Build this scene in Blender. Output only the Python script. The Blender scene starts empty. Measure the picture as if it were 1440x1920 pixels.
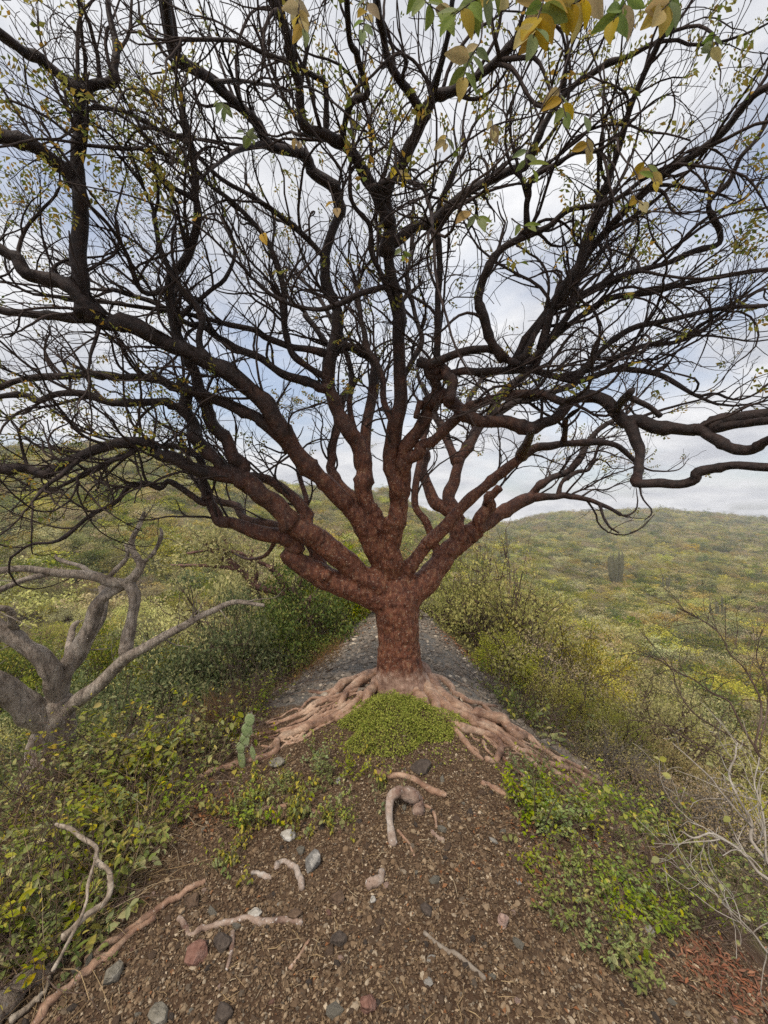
import bpy, math, random
import numpy as np
from mathutils import Vector, Matrix

SC = bpy.context.scene
COL = SC.collection
rng = np.random.default_rng(7)
random.seed(7)
R = math.radians

# ------------------------------------------------------------------ camera
F = 740.0                      # focal length in pixels of the 1440 x 1920 photograph
CZ = 1.5                       # eye height over the crest of the ridge
cam = bpy.data.cameras.new('camera')
cam.sensor_fit = 'VERTICAL'
cam.angle = 2 * math.atan(960.0 / F)
cam.clip_start = 0.02
cam.clip_end = 3000
camo = bpy.data.objects.new('camera', cam)
camo.location = (0, 0, CZ)
camo.rotation_euler = (R(90), 0, 0)
COL.objects.link(camo)
SC.camera = camo

# ------------------------------------------------------------------ sky, sun, exposure
SUN_EL, SUN_AZ = 58.0, -150.0   # azimuth measured from +Y towards +X
world = bpy.data.worlds.new('World')
SC.world = world
world.use_nodes = True
nt = world.node_tree
nt.nodes.clear()
def N(t, typ, **kw):
    n = t.nodes.new(typ)
    for k, v in kw.items():
        setattr(n, k, v)
    return n
out = N(nt, 'ShaderNodeOutputWorld'); bg = N(nt, 'ShaderNodeBackground')
sky = N(nt, 'ShaderNodeTexSky'); sky.sky_type = 'NISHITA'; sky.sun_disc = False
sky.sun_elevation = R(SUN_EL); sky.sun_rotation = R(SUN_AZ); sky.air_density = 1.0; sky.dust_density = 2.0
tc = N(nt, 'ShaderNodeTexCoord')
sep = N(nt, 'ShaderNodeSeparateXYZ'); nt.links.new(tc.outputs['Generated'], sep.inputs[0])
add = N(nt, 'ShaderNodeMath', operation='ADD'); add.inputs[1].default_value = 0.22
ab = N(nt, 'ShaderNodeMath', operation='ABSOLUTE'); nt.links.new(sep.outputs['Z'], ab.inputs[0]); nt.links.new(ab.outputs[0], add.inputs[0])
dx = N(nt, 'ShaderNodeMath', operation='DIVIDE'); nt.links.new(sep.outputs['X'], dx.inputs[0]); nt.links.new(add.outputs[0], dx.inputs[1])
dy = N(nt, 'ShaderNodeMath', operation='DIVIDE'); nt.links.new(sep.outputs['Y'], dy.inputs[0]); nt.links.new(add.outputs[0], dy.inputs[1])
cmb = N(nt, 'ShaderNodeCombineXYZ'); nt.links.new(dx.outputs[0], cmb.inputs[0]); nt.links.new(dy.outputs[0], cmb.inputs[1])
n1 = N(nt, 'ShaderNodeTexNoise'); n1.inputs['Scale'].default_value = 1.0; n1.inputs['Detail'].default_value = 7; n1.inputs['Roughness'].default_value = 0.55; n1.inputs['Distortion'].default_value = 0.4
n2 = N(nt, 'ShaderNodeTexNoise'); n2.inputs['Scale'].default_value = 1.7; n2.inputs['Detail'].default_value = 6; n2.inputs['Roughness'].default_value = 0.6
mp = N(nt, 'ShaderNodeMapping'); mp.inputs['Location'].default_value = (3.1, 1.7, 0.0)
nt.links.new(cmb.outputs[0], mp.inputs[0]); nt.links.new(mp.outputs[0], n1.inputs['Vector']); nt.links.new(mp.outputs[0], n2.inputs['Vector'])
r1 = N(nt, 'ShaderNodeValToRGB'); r1.color_ramp.elements[0].position = 0.34; r1.color_ramp.elements[0].color = (0.22, 0.22, 0.22, 1)
r1.color_ramp.elements[1].position = 0.53; r1.color_ramp.elements[1].color = (1, 1, 1, 1)
nt.links.new(n1.outputs[0], r1.inputs[0])
r2 = N(nt, 'ShaderNodeValToRGB'); r2.color_ramp.elements[0].position = 0.36; r2.color_ramp.elements[0].color = (3.1, 3.24, 3.6, 1)
r2.color_ramp.elements[1].position = 0.60; r2.color_ramp.elements[1].color = (5.3, 5.33, 5.42, 1)
nt.links.new(n2.outputs[0], r2.inputs[0])
mx = N(nt, 'ShaderNodeMix', data_type='RGBA'); nt.links.new(r1.outputs[0], mx.inputs['Factor'])
nt.links.new(sky.outputs[0], mx.inputs[6]); nt.links.new(r2.outputs[0], mx.inputs[7])
nt.links.new(mx.outputs[2], bg.inputs['Color']); bg.inputs['Strength'].default_value = 0.1
nt.links.new(bg.outputs[0], out.inputs['Surface'])

sl = bpy.data.lights.new('sun', 'SUN'); sl.energy = 1.5; sl.angle = R(11); sl.color = (1.0, 0.90, 0.76)
slo = bpy.data.objects.new('sun', sl); COL.objects.link(slo)
sd = Vector((math.sin(R(SUN_AZ)) * math.cos(R(SUN_EL)), math.cos(R(SUN_AZ)) * math.cos(R(SUN_EL)), math.sin(R(SUN_EL))))
slo.rotation_euler = sd.to_track_quat('Z', 'Y').to_euler()
slo.location = (0, 0, 40)
SC.view_settings.view_transform = 'Standard'; SC.view_settings.look = 'None'
SC.view_settings.exposure = 0.95; SC.view_settings.gamma = 1.0; SC.view_settings.use_curve_mapping = False
SC.cycles.use_denoising = False; SC.cycles.max_bounces = 5; SC.cycles.diffuse_bounces = 3; SC.cycles.transmission_bounces = 3
SC.cycles.glossy_bounces = 1; SC.cycles.volume_bounces = 0; SC.cycles.caustics_reflective = False; SC.cycles.caustics_refractive = False

# ------------------------------------------------------------------ helpers
def nrm(v):
    return v / np.maximum(np.linalg.norm(v, axis=-1, keepdims=True), 1e-9)

class MB:
    """collects vertices, quads and triangles, then links them as one mesh"""
    def __init__(s): s.v = []; s.q = []; s.t = []; s.n = 0
    def add(s, v, q=None, t=None):
        v = np.asarray(v, float).reshape(-1, 3)
        if q is not None and len(q): s.q.append(np.asarray(q, int).reshape(-1, 4) + s.n)
        if t is not None and len(t): s.t.append(np.asarray(t, int).reshape(-1, 3) + s.n)
        s.v.append(v); s.n += len(v)
    def mesh(s, name, mat=None, smooth=True):
        me = bpy.data.meshes.new(name)
        v = np.concatenate(s.v) if s.v else np.zeros((0, 3))
        q = np.concatenate(s.q) if s.q else np.zeros((0, 4), int)
        t = np.concatenate(s.t) if s.t else np.zeros((0, 3), int)
        me.vertices.add(len(v)); me.vertices.foreach_set('co', v.astype(np.float32).ravel())
        li = np.concatenate([q.ravel(), t.ravel()]).astype(np.int32)
        me.loops.add(len(li)); me.loops.foreach_set('vertex_index', li)
        st = np.concatenate([np.arange(len(q)) * 4, len(q) * 4 + np.arange(len(t)) * 3]).astype(np.int32)
        me.polygons.add(len(st)); me.polygons.foreach_set('loop_start', st)
        me.update(calc_edges=True)
        me.polygons.foreach_set('use_smooth', np.full(len(st), smooth)); 
        if mat: me.materials.append(mat)
        me.validate()
        return me

def ob(name, me, parent=None, loc=None, rot=None, scale=None, **props):
    o = bpy.data.objects.new(name, me); COL.objects.link(o)
    if parent is not None: o.parent = parent
    if loc is not None: o.location = loc
    if rot is not None: o.rotation_euler = rot
    if scale is not None: o.scale = (scale,) * 3 if np.isscalar(scale) else scale
    for k, v in props.items(): o[k] = v
    return o

def catmull(P, per=6):
    P = np.asarray(P, float)
    if len(P) < 3:
        t = np.linspace(0, 1, per + 1)[:, None]
        return P[0] * (1 - t) + P[-1] * t
    Q = np.vstack([2 * P[0] - P[1], P, 2 * P[-1] - P[-2]])
    o = []
    ts = np.linspace(0, 1, per, endpoint=False)[:, None]
    for i in range(1, len(Q) - 2):
        a, b, c, d = Q[i - 1], Q[i], Q[i + 1], Q[i + 2]
        o.append(0.5 * ((2 * b) + (c - a) * ts + (2 * a - 5 * b + 4 * c - d) * ts ** 2 + (3 * b - a - 3 * c + d) * ts ** 3))
    o.append(Q[-2][None])
    return np.vstack(o)

def tubes(P, Rd, sides):
    """M tubes of N points each -> verts, quads"""
    P = np.asarray(P, float); Rd = np.asarray(Rd, float)
    M, n, _ = P.shape
    T = np.empty_like(P)
    T[:, 1:-1] = P[:, 2:] - P[:, :-2]; T[:, 0] = P[:, 1] - P[:, 0]; T[:, -1] = P[:, -1] - P[:, -2]
    T = nrm(T)
    U = np.empty_like(P)
    m = T[:, 0]
    h = np.where(np.abs(m[:, 2:3]) < 0.8, np.array([[0, 0, 1.0]]), np.array([[1.0, 0, 0]]))
    U[:, 0] = nrm(np.cross(m, h))
    for i in range(1, n):
        u = U[:, i - 1] - (U[:, i - 1] * T[:, i]).sum(-1, keepdims=True) * T[:, i]
        U[:, i] = nrm(u)
    W = np.cross(T, U)
    a = np.arange(sides) * 2 * np.pi / sides
    V = P[:, :, None] + Rd[:, :, None, None] * (U[:, :, None] * np.cos(a)[None, None, :, None] + W[:, :, None] * np.sin(a)[None, None, :, None])
    idx = np.arange(M * n * sides).reshape(M, n, sides)
    nx = np.roll(idx, -1, axis=2)
    Q = np.stack([idx[:, :-1], nx[:, :-1], nx[:, 1:], idx[:, 1:]], -1).reshape(-1, 4)
    return V.reshape(-1, 3), Q

def cn(n, step=4):
    k = max(2, int(n / step) + 2); t = np.linspace(0, k - 1.001, n); i = t.astype(int); f = t - i; f = f * f * (3 - 2 * f)
    a = rng.normal(size=k + 1); return a[i] * (1 - f) + a[i + 1] * f
def one_tube(mb, P, rad, sides=10, rough=0.0, cap=True):
    P = np.asarray(P, float); rad = np.asarray(rad, float)
    v, q = tubes(P[None], rad[None], sides)
    if rough:
        v = v.reshape(len(P), sides, 3)
        d = v - P[:, None]
        k = np.stack([cn(len(P), 3) for _ in range(sides)], 1); k = (k + np.roll(k, 1, 1) + np.roll(k, -1, 1)) / 2.0
        k = 1 + rough * k[:, :, None]
        v = (P[:, None] + d * k).reshape(-1, 3)
    base = len(v)
    if cap:
        t0 = P[0] - P[1]; t1 = P[-1] - P[-2]
        v = np.vstack([v, P[0] + 0.3 * rad[0] * t0 / (np.linalg.norm(t0) + 1e-9), P[-1] + 0.5 * rad[-1] * t1 / (np.linalg.norm(t1) + 1e-9)])
        i = np.arange(sides); j = (i + 1) % sides
        e = (len(P) - 1) * sides
        tr = np.vstack([np.stack([j, i, np.full(sides, base)], 1), np.stack([e + i, e + j, np.full(sides, base + 1)], 1)])
        mb.add(v, q, tr)
    else:
        mb.add(v, q)

def leaf_quads(C, D, U, L, Wd, fold=0.25):
    """C base points, D leaf direction, U leaf normal; one folded rhombus of 2 triangles pairs each"""
    S = np.cross(D, U)
    L = L[:, None]; Wd = Wd[:, None]
    tip = C + D * L - U * L * 0.12
    mid = C + D * L * 0.48
    a = mid + S * Wd * 0.5 + U * Wd * fold
    b = mid - S * Wd * 0.5 + U * Wd * fold
    V = np.stack([C, a, tip, b], 1).reshape(-1, 3)
    k = np.arange(len(C))[:, None] * 4
    T = np.concatenate([k + np.array([[0, 1, 2]]), k + np.array([[0, 2, 3]])], 1).reshape(-1, 3)
    return V, T

def rand_dirs(n, up=0.0):
    d = rng.normal(size=(n, 3)); d[:, 2] += up
    return nrm(d)

def perp(D):
    r = rng.normal(size=D.shape)
    return nrm(r - (r * D).sum(-1, keepdims=True) * D)

# ------------------------------------------------------------------ materials
def mat(name, cols, scale=8.0, rough=0.85, bump=0.0, bscale=60.0, rnd=None, transl=0.0, detail=6, spec=0.25, objrnd=0.0, dist=0.02, pos=None, vscale=None):
    """cols: list of colours spread on a ramp; driven by noise, or by the random number of every mesh island (rnd)"""
    m = bpy.data.materials.new(name); m.use_nodes = True
    t = m.node_tree; t.nodes.clear()
    o = N(t, 'ShaderNodeOutputMaterial'); b = N(t, 'ShaderNodeBsdfPrincipled')
    b.inputs['Roughness'].default_value = rough; b.inputs['Specular IOR Level'].default_value = spec
    rp = N(t, 'ShaderNodeValToRGB'); el = rp.color_ramp.elements
    ps = pos or [i / max(1, len(cols) - 1) for i in range(len(cols))]
    while len(el) < len(cols): el.new(0.5)
    for e, c, p in zip(el, cols, ps): e.position = p; e.color = (*c, 1)
    if rnd:
        g = N(t, 'ShaderNodeNewGeometry'); t.links.new(g.outputs['Random Per Island'], rp.inputs[0])
    else:
        c = N(t, 'ShaderNodeTexCoord'); nz = N(t, 'ShaderNodeTexNoise')
        nz.inputs['Scale'].default_value = scale; nz.inputs['Detail'].default_value = detail; nz.inputs['Roughness'].default_value = 0.65
        if vscale:
            vm = N(t, 'ShaderNodeMapping'); vm.inputs['Scale'].default_value = vscale; t.links.new(c.outputs['Object'], vm.inputs[0]); t.links.new(vm.outputs[0], nz.inputs['Vector'])
        else: t.links.new(c.outputs['Object'], nz.inputs['Vector'])
        mr = N(t, 'ShaderNodeMapRange'); mr.inputs[1].default_value = 0.3; mr.inputs[2].default_value = 0.7
        t.links.new(nz.outputs[0], mr.inputs[0]); t.links.new(mr.outputs[0], rp.inputs[0])
    col = rp.outputs[0]
    if objrnd:
        oi = N(t, 'ShaderNodeObjectInfo'); hs = N(t, 'ShaderNodeHueSaturation')
        a = N(t, 'ShaderNodeMapRange'); a.inputs[3].default_value = 0.5 - 0.022 * objrnd; a.inputs[4].default_value = 0.5 + 0.045 * objrnd
        v = N(t, 'ShaderNodeMapRange'); v.inputs[3].default_value = 1 - 0.45 * objrnd; v.inputs[4].default_value = 1 + 0.30 * objrnd
        mu = N(t, 'ShaderNodeMath', operation='MULTIPLY'); mu.inputs[1].default_value = 7.31
        fr = N(t, 'ShaderNodeMath', operation='FRACT')
        sa = N(t, 'ShaderNodeMapRange'); sa.inputs[3].default_value = 0.6; sa.inputs[4].default_value = 1.1
        mu2 = N(t, 'ShaderNodeMath', operation='MULTIPLY'); mu2.inputs[1].default_value = 23.7
        fr2 = N(t, 'ShaderNodeMath', operation='FRACT')
        t.links.new(oi.outputs['Random'], a.inputs[0]); t.links.new(oi.outputs['Random'], mu.inputs[0]); t.links.new(mu.outputs[0], fr.inputs[0]); t.links.new(fr.outputs[0], v.inputs[0])
        t.links.new(oi.outputs['Random'], mu2.inputs[0]); t.links.new(mu2.outputs[0], fr2.inputs[0]); t.links.new(fr2.outputs[0], sa.inputs[0]); t.links.new(sa.outputs[0], hs.inputs['Saturation'])
        t.links.new(a.outputs[0], hs.inputs['Hue']); t.links.new(v.outputs[0], hs.inputs['Value']); t.links.new(col, hs.inputs['Color']); col = hs.outputs[0]
    t.links.new(col, b.inputs['Base Color'])
    if bump:
        c2 = N(t, 'ShaderNodeTexCoord'); n2 = N(t, 'ShaderNodeTexNoise'); n2.inputs['Scale'].default_value = bscale; n2.inputs['Detail'].default_value = 5
        t.links.new(c2.outputs['Object'], n2.inputs['Vector'])
        bp = N(t, 'ShaderNodeBump'); bp.inputs['Strength'].default_value = bump; bp.inputs['Distance'].default_value = dist
        t.links.new(n2.outputs[0], bp.inputs['Height']); t.links.new(bp.outputs[0], b.inputs['Normal'])
    if transl:
        tr = N(t, 'ShaderNodeBsdfTranslucent'); t.links.new(col, tr.inputs[0])
        ms = N(t, 'ShaderNodeMixShader'); ms.inputs[0].default_value = transl
        t.links.new(b.outputs[0], ms.inputs[1]); t.links.new(tr.outputs[0], ms.inputs[2]); t.links.new(ms.outputs[0], o.inputs[0])
    else:
        t.links.new(b.outputs[0], o.inputs[0])
    return m

def bark_material(name, cols, pos, fleck, amount, bump=0.6, ring=True, mscale=(0.9, 0.9, 1.5), dist=0.012, crack=0.55, cscale=6.5, vscale=None):
    """mottled bark with pale flecks and fine horizontal creases"""
    m = mat(name, cols, scale=cscale, rough=0.6, bump=0, pos=pos, spec=0.3, detail=9, vscale=vscale)
    t = m.node_tree; b = [n for n in t.nodes if n.type == 'BSDF_PRINCIPLED'][0]
    src = b.inputs['Base Color'].links[0].from_socket
    c = N(t, 'ShaderNodeTexCoord')
    f = N(t, 'ShaderNodeTexNoise'); f.inputs['Scale'].default_value = 75; f.inputs['Detail'].default_value = 3; f.inputs['Roughness'].default_value = 0.7
    t.links.new(c.outputs['Object'], f.inputs['Vector'])
    r = N(t, 'ShaderNodeMapRange'); r.inputs[1].default_value = 0.66 - amount * 0.1; r.inputs[2].default_value = 0.74 - amount * 0.1
    t.links.new(f.outputs[0], r.inputs[0])
    mx = N(t, 'ShaderNodeMix', data_type='RGBA'); t.links.new(r.outputs[0], mx.inputs['Factor']); t.links.new(src, mx.inputs[6]); mx.inputs[7].default_value = (*fleck, 1)
    t.links.new(mx.outputs[2], b.inputs['Base Color'])
    n2 = N(t, 'ShaderNodeTexNoise'); n2.inputs['Scale'].default_value = 28; n2.inputs['Detail'].default_value = 8; n2.inputs['Roughness'].default_value = 0.7
    mp = N(t, 'ShaderNodeMapping'); mp.inputs['Scale'].default_value = mscale
    t.links.new(c.outputs['Object'], mp.inputs[0]); t.links.new(mp.outputs[0], n2.inputs['Vector'])
    bp = N(t, 'ShaderNodeBump'); bp.inputs['Strength'].default_value = bump; bp.inputs['Distance'].default_value = dist
    t.links.new(n2.outputs[0], bp.inputs['Height']); t.links.new(bp.outputs[0], b.inputs['Normal'])
    fr = N(t, 'ShaderNodeMapRange'); fr.inputs[1].default_value = 0.36; fr.inputs[2].default_value = 0.55; fr.inputs[3].default_value = crack; fr.inputs[4].default_value = 1.0
    n3 = N(t, 'ShaderNodeTexNoise'); n3.inputs['Scale'].default_value = 17; n3.inputs['Detail'].default_value = 7; n3.inputs['Roughness'].default_value = 0.72; n3.inputs['Distortion'].default_value = 0.6
    t.links.new(mp.outputs[0], n3.inputs['Vector']); t.links.new(n3.outputs[0], fr.inputs[0])
    mm = N(t, 'ShaderNodeMix', data_type='RGBA', blend_type='MULTIPLY'); mm.inputs['Factor'].default_value = 1.0
    t.links.new(mx.outputs[2], mm.inputs[6]); t.links.new(fr.outputs[0], mm.inputs[7]); t.links.new(mm.outputs[2], b.inputs['Base Color'])
    return m

M_TRUNK = bark_material('red bark', [(0.055, 0.018, 0.010), (0.130, 0.042, 0.022), (0.220, 0.078, 0.038), (0.340, 0.190, 0.101)], [0.05, 0.38, 0.68, 1.0], (0.46, 0.33, 0.23), 0.7, 1.0, cscale=26, vscale=(1.3, 1.3, 0.6), mscale=(1.2, 1.2, 1.0), crack=0.6)
def darken_outward(m, centre, d0, d1, cols):
    """bark colour blends to mottled dark brown with distance from the centre"""
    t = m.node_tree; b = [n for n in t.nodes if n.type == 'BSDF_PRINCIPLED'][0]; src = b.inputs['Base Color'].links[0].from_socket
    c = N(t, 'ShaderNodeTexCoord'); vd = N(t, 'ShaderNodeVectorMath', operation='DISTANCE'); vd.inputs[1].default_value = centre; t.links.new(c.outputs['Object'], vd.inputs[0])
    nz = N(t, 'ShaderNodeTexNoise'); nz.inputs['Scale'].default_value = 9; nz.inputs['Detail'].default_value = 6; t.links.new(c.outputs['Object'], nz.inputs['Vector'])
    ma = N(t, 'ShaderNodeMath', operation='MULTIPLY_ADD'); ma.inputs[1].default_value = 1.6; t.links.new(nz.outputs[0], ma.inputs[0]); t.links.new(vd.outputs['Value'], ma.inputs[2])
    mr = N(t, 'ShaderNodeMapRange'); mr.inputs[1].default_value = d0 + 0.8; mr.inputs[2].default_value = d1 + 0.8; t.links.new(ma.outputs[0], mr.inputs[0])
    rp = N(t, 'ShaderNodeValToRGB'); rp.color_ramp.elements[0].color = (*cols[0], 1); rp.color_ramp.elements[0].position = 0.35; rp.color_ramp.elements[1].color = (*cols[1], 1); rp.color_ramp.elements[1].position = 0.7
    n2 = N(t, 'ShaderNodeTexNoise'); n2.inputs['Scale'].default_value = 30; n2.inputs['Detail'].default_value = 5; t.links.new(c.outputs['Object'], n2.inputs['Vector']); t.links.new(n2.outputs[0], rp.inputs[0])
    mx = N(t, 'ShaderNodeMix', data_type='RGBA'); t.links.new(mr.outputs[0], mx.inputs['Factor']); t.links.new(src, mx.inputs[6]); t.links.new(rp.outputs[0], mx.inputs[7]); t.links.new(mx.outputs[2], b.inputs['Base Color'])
def dusted(m, cols):
    """root flare: the bark at the foot is bleached and dusty"""
    t = m.node_tree; b = [n for n in t.nodes if n.type == 'BSDF_PRINCIPLED'][0]; src = b.inputs['Base Color'].links[0].from_socket
    at = N(t, 'ShaderNodeAttribute'); at.attribute_name = 'dust'; c = N(t, 'ShaderNodeTexCoord')
    nz = N(t, 'ShaderNodeTexNoise'); nz.inputs['Scale'].default_value = 16; nz.inputs['Detail'].default_value = 7; nz.inputs['Roughness'].default_value = 0.7; t.links.new(c.outputs['Object'], nz.inputs['Vector'])
    ad = N(t, 'ShaderNodeMath', operation='ADD'); t.links.new(at.outputs['Fac'], ad.inputs[0]); t.links.new(nz.outputs[0], ad.inputs[1])
    mr = N(t, 'ShaderNodeMapRange'); mr.inputs[1].default_value = 0.75; mr.inputs[2].default_value = 1.25; t.links.new(ad.outputs[0], mr.inputs[0])
    rp = N(t, 'ShaderNodeValToRGB'); el = rp.color_ramp.elements; el.new(0.5)
    for e, cc, p in zip(el, cols, (0.3, 0.5, 0.72)): e.color = (*cc, 1); e.position = p
    t.links.new(nz.outputs[0], rp.inputs[0])
    mx = N(t, 'ShaderNodeMix', data_type='RGBA'); t.links.new(mr.outputs[0], mx.inputs['Factor']); t.links.new(src, mx.inputs[6]); t.links.new(rp.outputs[0], mx.inputs[7]); t.links.new(mx.outputs[2], b.inputs['Base Color'])
dusted(M_TRUNK, [(0.13, 0.066, 0.045), (0.37, 0.225, 0.16), (0.58, 0.43, 0.335)])
darken_outward(M_TRUNK, (0.13, 3.3, 0.9), 0.55, 1.9, [(0.017, 0.011, 0.010), (0.052, 0.032, 0.027)])
M_LIMB = M_BRANCH = M_TRUNK
M_REDB = bark_material('small tree bark', [(0.10, 0.05, 0.04), (0.20, 0.10, 0.08), (0.28, 0.17, 0.14)], [0.1, 0.6, 1.0], (0.3, 0.22, 0.2), 0.3, 0.5)
M_TWIG = mat('twig bark', [(0.018, 0.013, 0.012), (0.045, 0.03, 0.026), (0.07, 0.05, 0.042)], scale=3)
M_ROOT = bark_material('root bark', [(0.155, 0.077, 0.050), (0.373, 0.226, 0.149), (0.605, 0.439, 0.314)], [0.05, 0.5, 1.0], (0.52, 0.43, 0.37), 0.5, 0.9)
M_ROOTB = bark_material('pale root bark', [(0.16, 0.085, 0.06), (0.36, 0.26, 0.20), (0.55, 0.49, 0.43)], [0.15, 0.5, 0.95], (0.62, 0.58, 0.53), 0.6, 0.9)
M_GREY = bark_material('grey bark', [(0.201, 0.148, 0.110), (0.450, 0.363, 0.288), (0.756, 0.647, 0.533)], [0.1, 0.5, 1.0], (0.40, 0.38, 0.35), 0.6, 1.0, mscale=(2.6, 2.6, 0.6), dist=0.04, crack=0.38)
M_DEAD = mat('dead wood', [(0.10, 0.075, 0.055), (0.22, 0.18, 0.14), (0.36, 0.32, 0.27)], scale=12)
M_WHITE = mat('white twig bark', [(0.160, 0.133, 0.109), (0.336, 0.296, 0.247), (0.480, 0.445, 0.390)], scale=14, bump=0.3)
M_LICH = mat('lichen wood', [(0.108, 0.081, 0.058), (0.288, 0.230, 0.173), (0.540, 0.471, 0.378)], scale=30, bump=0.6)
M_BROWN = mat('brown twig bark', [(0.05, 0.03, 0.022), (0.10, 0.065, 0.05), (0.17, 0.12, 0.095)], scale=6)
M_STRAW = mat('straw', [(0.238, 0.156, 0.075), (0.408, 0.295, 0.158), (0.170, 0.107, 0.060), (0.468, 0.377, 0.247)], rnd=True)
M_STRAWB = mat('dead twig litter', [(0.09, 0.06, 0.045), (0.22, 0.16, 0.12), (0.14, 0.095, 0.07), (0.36, 0.29, 0.22)], rnd=True)
M_LEAF_TREE = mat('small leaves', [(0.150, 0.195, 0.038), (0.225, 0.247, 0.053), (0.360, 0.300, 0.060), (0.255, 0.255, 0.060), (0.510, 0.285, 0.045), (0.165, 0.210, 0.045)], rnd=True, spec=0.08, transl=0.45, rough=0.6)
M_LEAF_G = mat('green leaf', [(0.150, 0.225, 0.045), (0.240, 0.300, 0.068), (0.330, 0.345, 0.075)], scale=18, spec=0.08, transl=0.5, rough=0.5, objrnd=0.5, bump=0.15)
M_LEAF_Y = mat('yellow leaf', [(0.486, 0.270, 0.034), (0.621, 0.405, 0.068), (0.405, 0.324, 0.068), (0.270, 0.095, 0.027)], pos=[0.2, 0.5, 0.8, 1.0], scale=22, spec=0.08, transl=0.5, rough=0.5, objrnd=0.5, bump=0.15)
M_BUSH = {
    'olive': mat('olive scrub leaves', [(0.329, 0.305, 0.048), (0.486, 0.421, 0.071), (0.644, 0.527, 0.094), (0.389, 0.325, 0.063), (0.730, 0.527, 0.117)], rnd=True, spec=0.08, transl=0.3, rough=0.6, objrnd=1.0),
    'lime': mat('bright yellow green leaves', [(0.278, 0.278, 0.050), (0.396, 0.371, 0.069), (0.492, 0.432, 0.099), (0.236, 0.226, 0.045), (0.450, 0.351, 0.089)], rnd=True, spec=0.08, transl=0.3, rough=0.6, objrnd=0.35),
    'dark': mat('dark green leaves', [(0.092, 0.133, 0.012), (0.154, 0.196, 0.016), (0.246, 0.259, 0.025), (0.329, 0.268, 0.029)], rnd=True, spec=0.08, transl=0.25, rough=0.5, objrnd=0.8),
    'pale': mat('pale yellow green leaves', [(0.411, 0.402, 0.079), (0.569, 0.505, 0.124), (0.695, 0.564, 0.169), (0.348, 0.327, 0.068)], rnd=True, spec=0.08, transl=0.35, rough=0.6, objrnd=0.5),
    'dry': mat('dry brown leaves', [(0.336, 0.222, 0.094), (0.462, 0.329, 0.135), (0.400, 0.319, 0.119), (0.546, 0.386, 0.186)], rnd=True, spec=0.08, transl=0.25, rough=0.8, objrnd=0.8),
}
M_WEED = mat('weed leaves', [(0.171, 0.229, 0.027), (0.268, 0.311, 0.035), (0.364, 0.360, 0.053), (0.212, 0.246, 0.031), (0.575, 0.442, 0.053), (0.440, 0.392, 0.053)], rnd=True, spec=0.08, transl=0.35, rough=0.5, objrnd=0.6)
M_WEEDY = mat('yellowing weed leaves', [(0.230, 0.253, 0.057), (0.552, 0.437, 0.057), (0.184, 0.218, 0.052), (0.644, 0.529, 0.092), (0.149, 0.196, 0.046)], rnd=True, spec=0.08, transl=0.35, rough=0.5)
M_WEEDG = mat('fresh weed leaves', [(0.157, 0.226, 0.022), (0.256, 0.330, 0.032), (0.371, 0.406, 0.045), (0.196, 0.256, 0.026), (0.510, 0.420, 0.054)], rnd=True, spec=0.08, transl=0.35, rough=0.5, objrnd=0.5)
M_CARPET = mat('carpet leaves', [(0.221, 0.273, 0.046), (0.325, 0.364, 0.065), (0.416, 0.416, 0.091), (0.182, 0.234, 0.039), (0.468, 0.442, 0.104)], rnd=True, spec=0.08, transl=0.3, rough=0.6)
M_STEM = mat('weed stem', [(0.10, 0.085, 0.04), (0.17, 0.14, 0.07)], scale=20)
M_LITTER = mat('leaf litter', [(0.122, 0.058, 0.027), (0.245, 0.099, 0.038), (0.176, 0.092, 0.046), (0.321, 0.145, 0.061), (0.099, 0.061, 0.038), (0.291, 0.199, 0.115)], rnd=True, rough=0.8)
M_LITTER_RED = mat('red leaf litter', [(0.195, 0.072, 0.040), (0.300, 0.119, 0.060), (0.150, 0.068, 0.045), (0.375, 0.187, 0.110)], rnd=True, rough=0.8)
M_PEB = mat('gravel', [(0.05, 0.033, 0.021), (0.13, 0.083, 0.048), (0.075, 0.05, 0.032), (0.18, 0.118, 0.068), (0.10, 0.064, 0.038), (0.25, 0.17, 0.10), (0.14, 0.096, 0.06), (0.33, 0.24, 0.15), (0.06, 0.047, 0.036), (0.5, 0.40, 0.28)], rnd=True, rough=0.9, pos=[0, 0.14, 0.26, 0.4, 0.54, 0.66, 0.76, 0.86, 0.93, 1.0])
M_PEBG = mat('grey gravel', [(0.130, 0.110, 0.087), (0.231, 0.192, 0.152), (0.167, 0.136, 0.107), (0.316, 0.264, 0.206), (0.605, 0.503, 0.378)], rnd=True, rough=0.9, pos=[0, 0.3, 0.6, 0.92, 1])
def rock_mat(name, a, b, c): return mat(name, [a, b, c], scale=26, bump=0.7, bscale=70, rough=0.9)
M_R_BROWN = rock_mat('brown rock', (0.07, 0.045, 0.03), (0.13, 0.085, 0.055), (0.2, 0.14, 0.1))
M_R_DARK = rock_mat('dark rock', (0.038, 0.029, 0.024), (0.08, 0.062, 0.05), (0.13, 0.102, 0.08))
M_R_RED = rock_mat('reddish rock', (0.13, 0.06, 0.045), (0.22, 0.115, 0.085), (0.30, 0.19, 0.15))
M_R_PINK = rock_mat('pinkish rock', (0.26, 0.16, 0.125), (0.38, 0.26, 0.21), (0.5, 0.38, 0.31))
M_R_BLUE = rock_mat('blue grey rock', (0.075, 0.07, 0.062), (0.19, 0.182, 0.168), (0.50, 0.47, 0.42))
M_R_PALE = rock_mat('pale rock', (0.22, 0.19, 0.15), (0.42, 0.39, 0.34), (0.62, 0.60, 0.56))
M_R_GREY = rock_mat('grey rock', (0.12, 0.105, 0.08), (0.21, 0.19, 0.15), (0.31, 0.285, 0.24))
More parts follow.
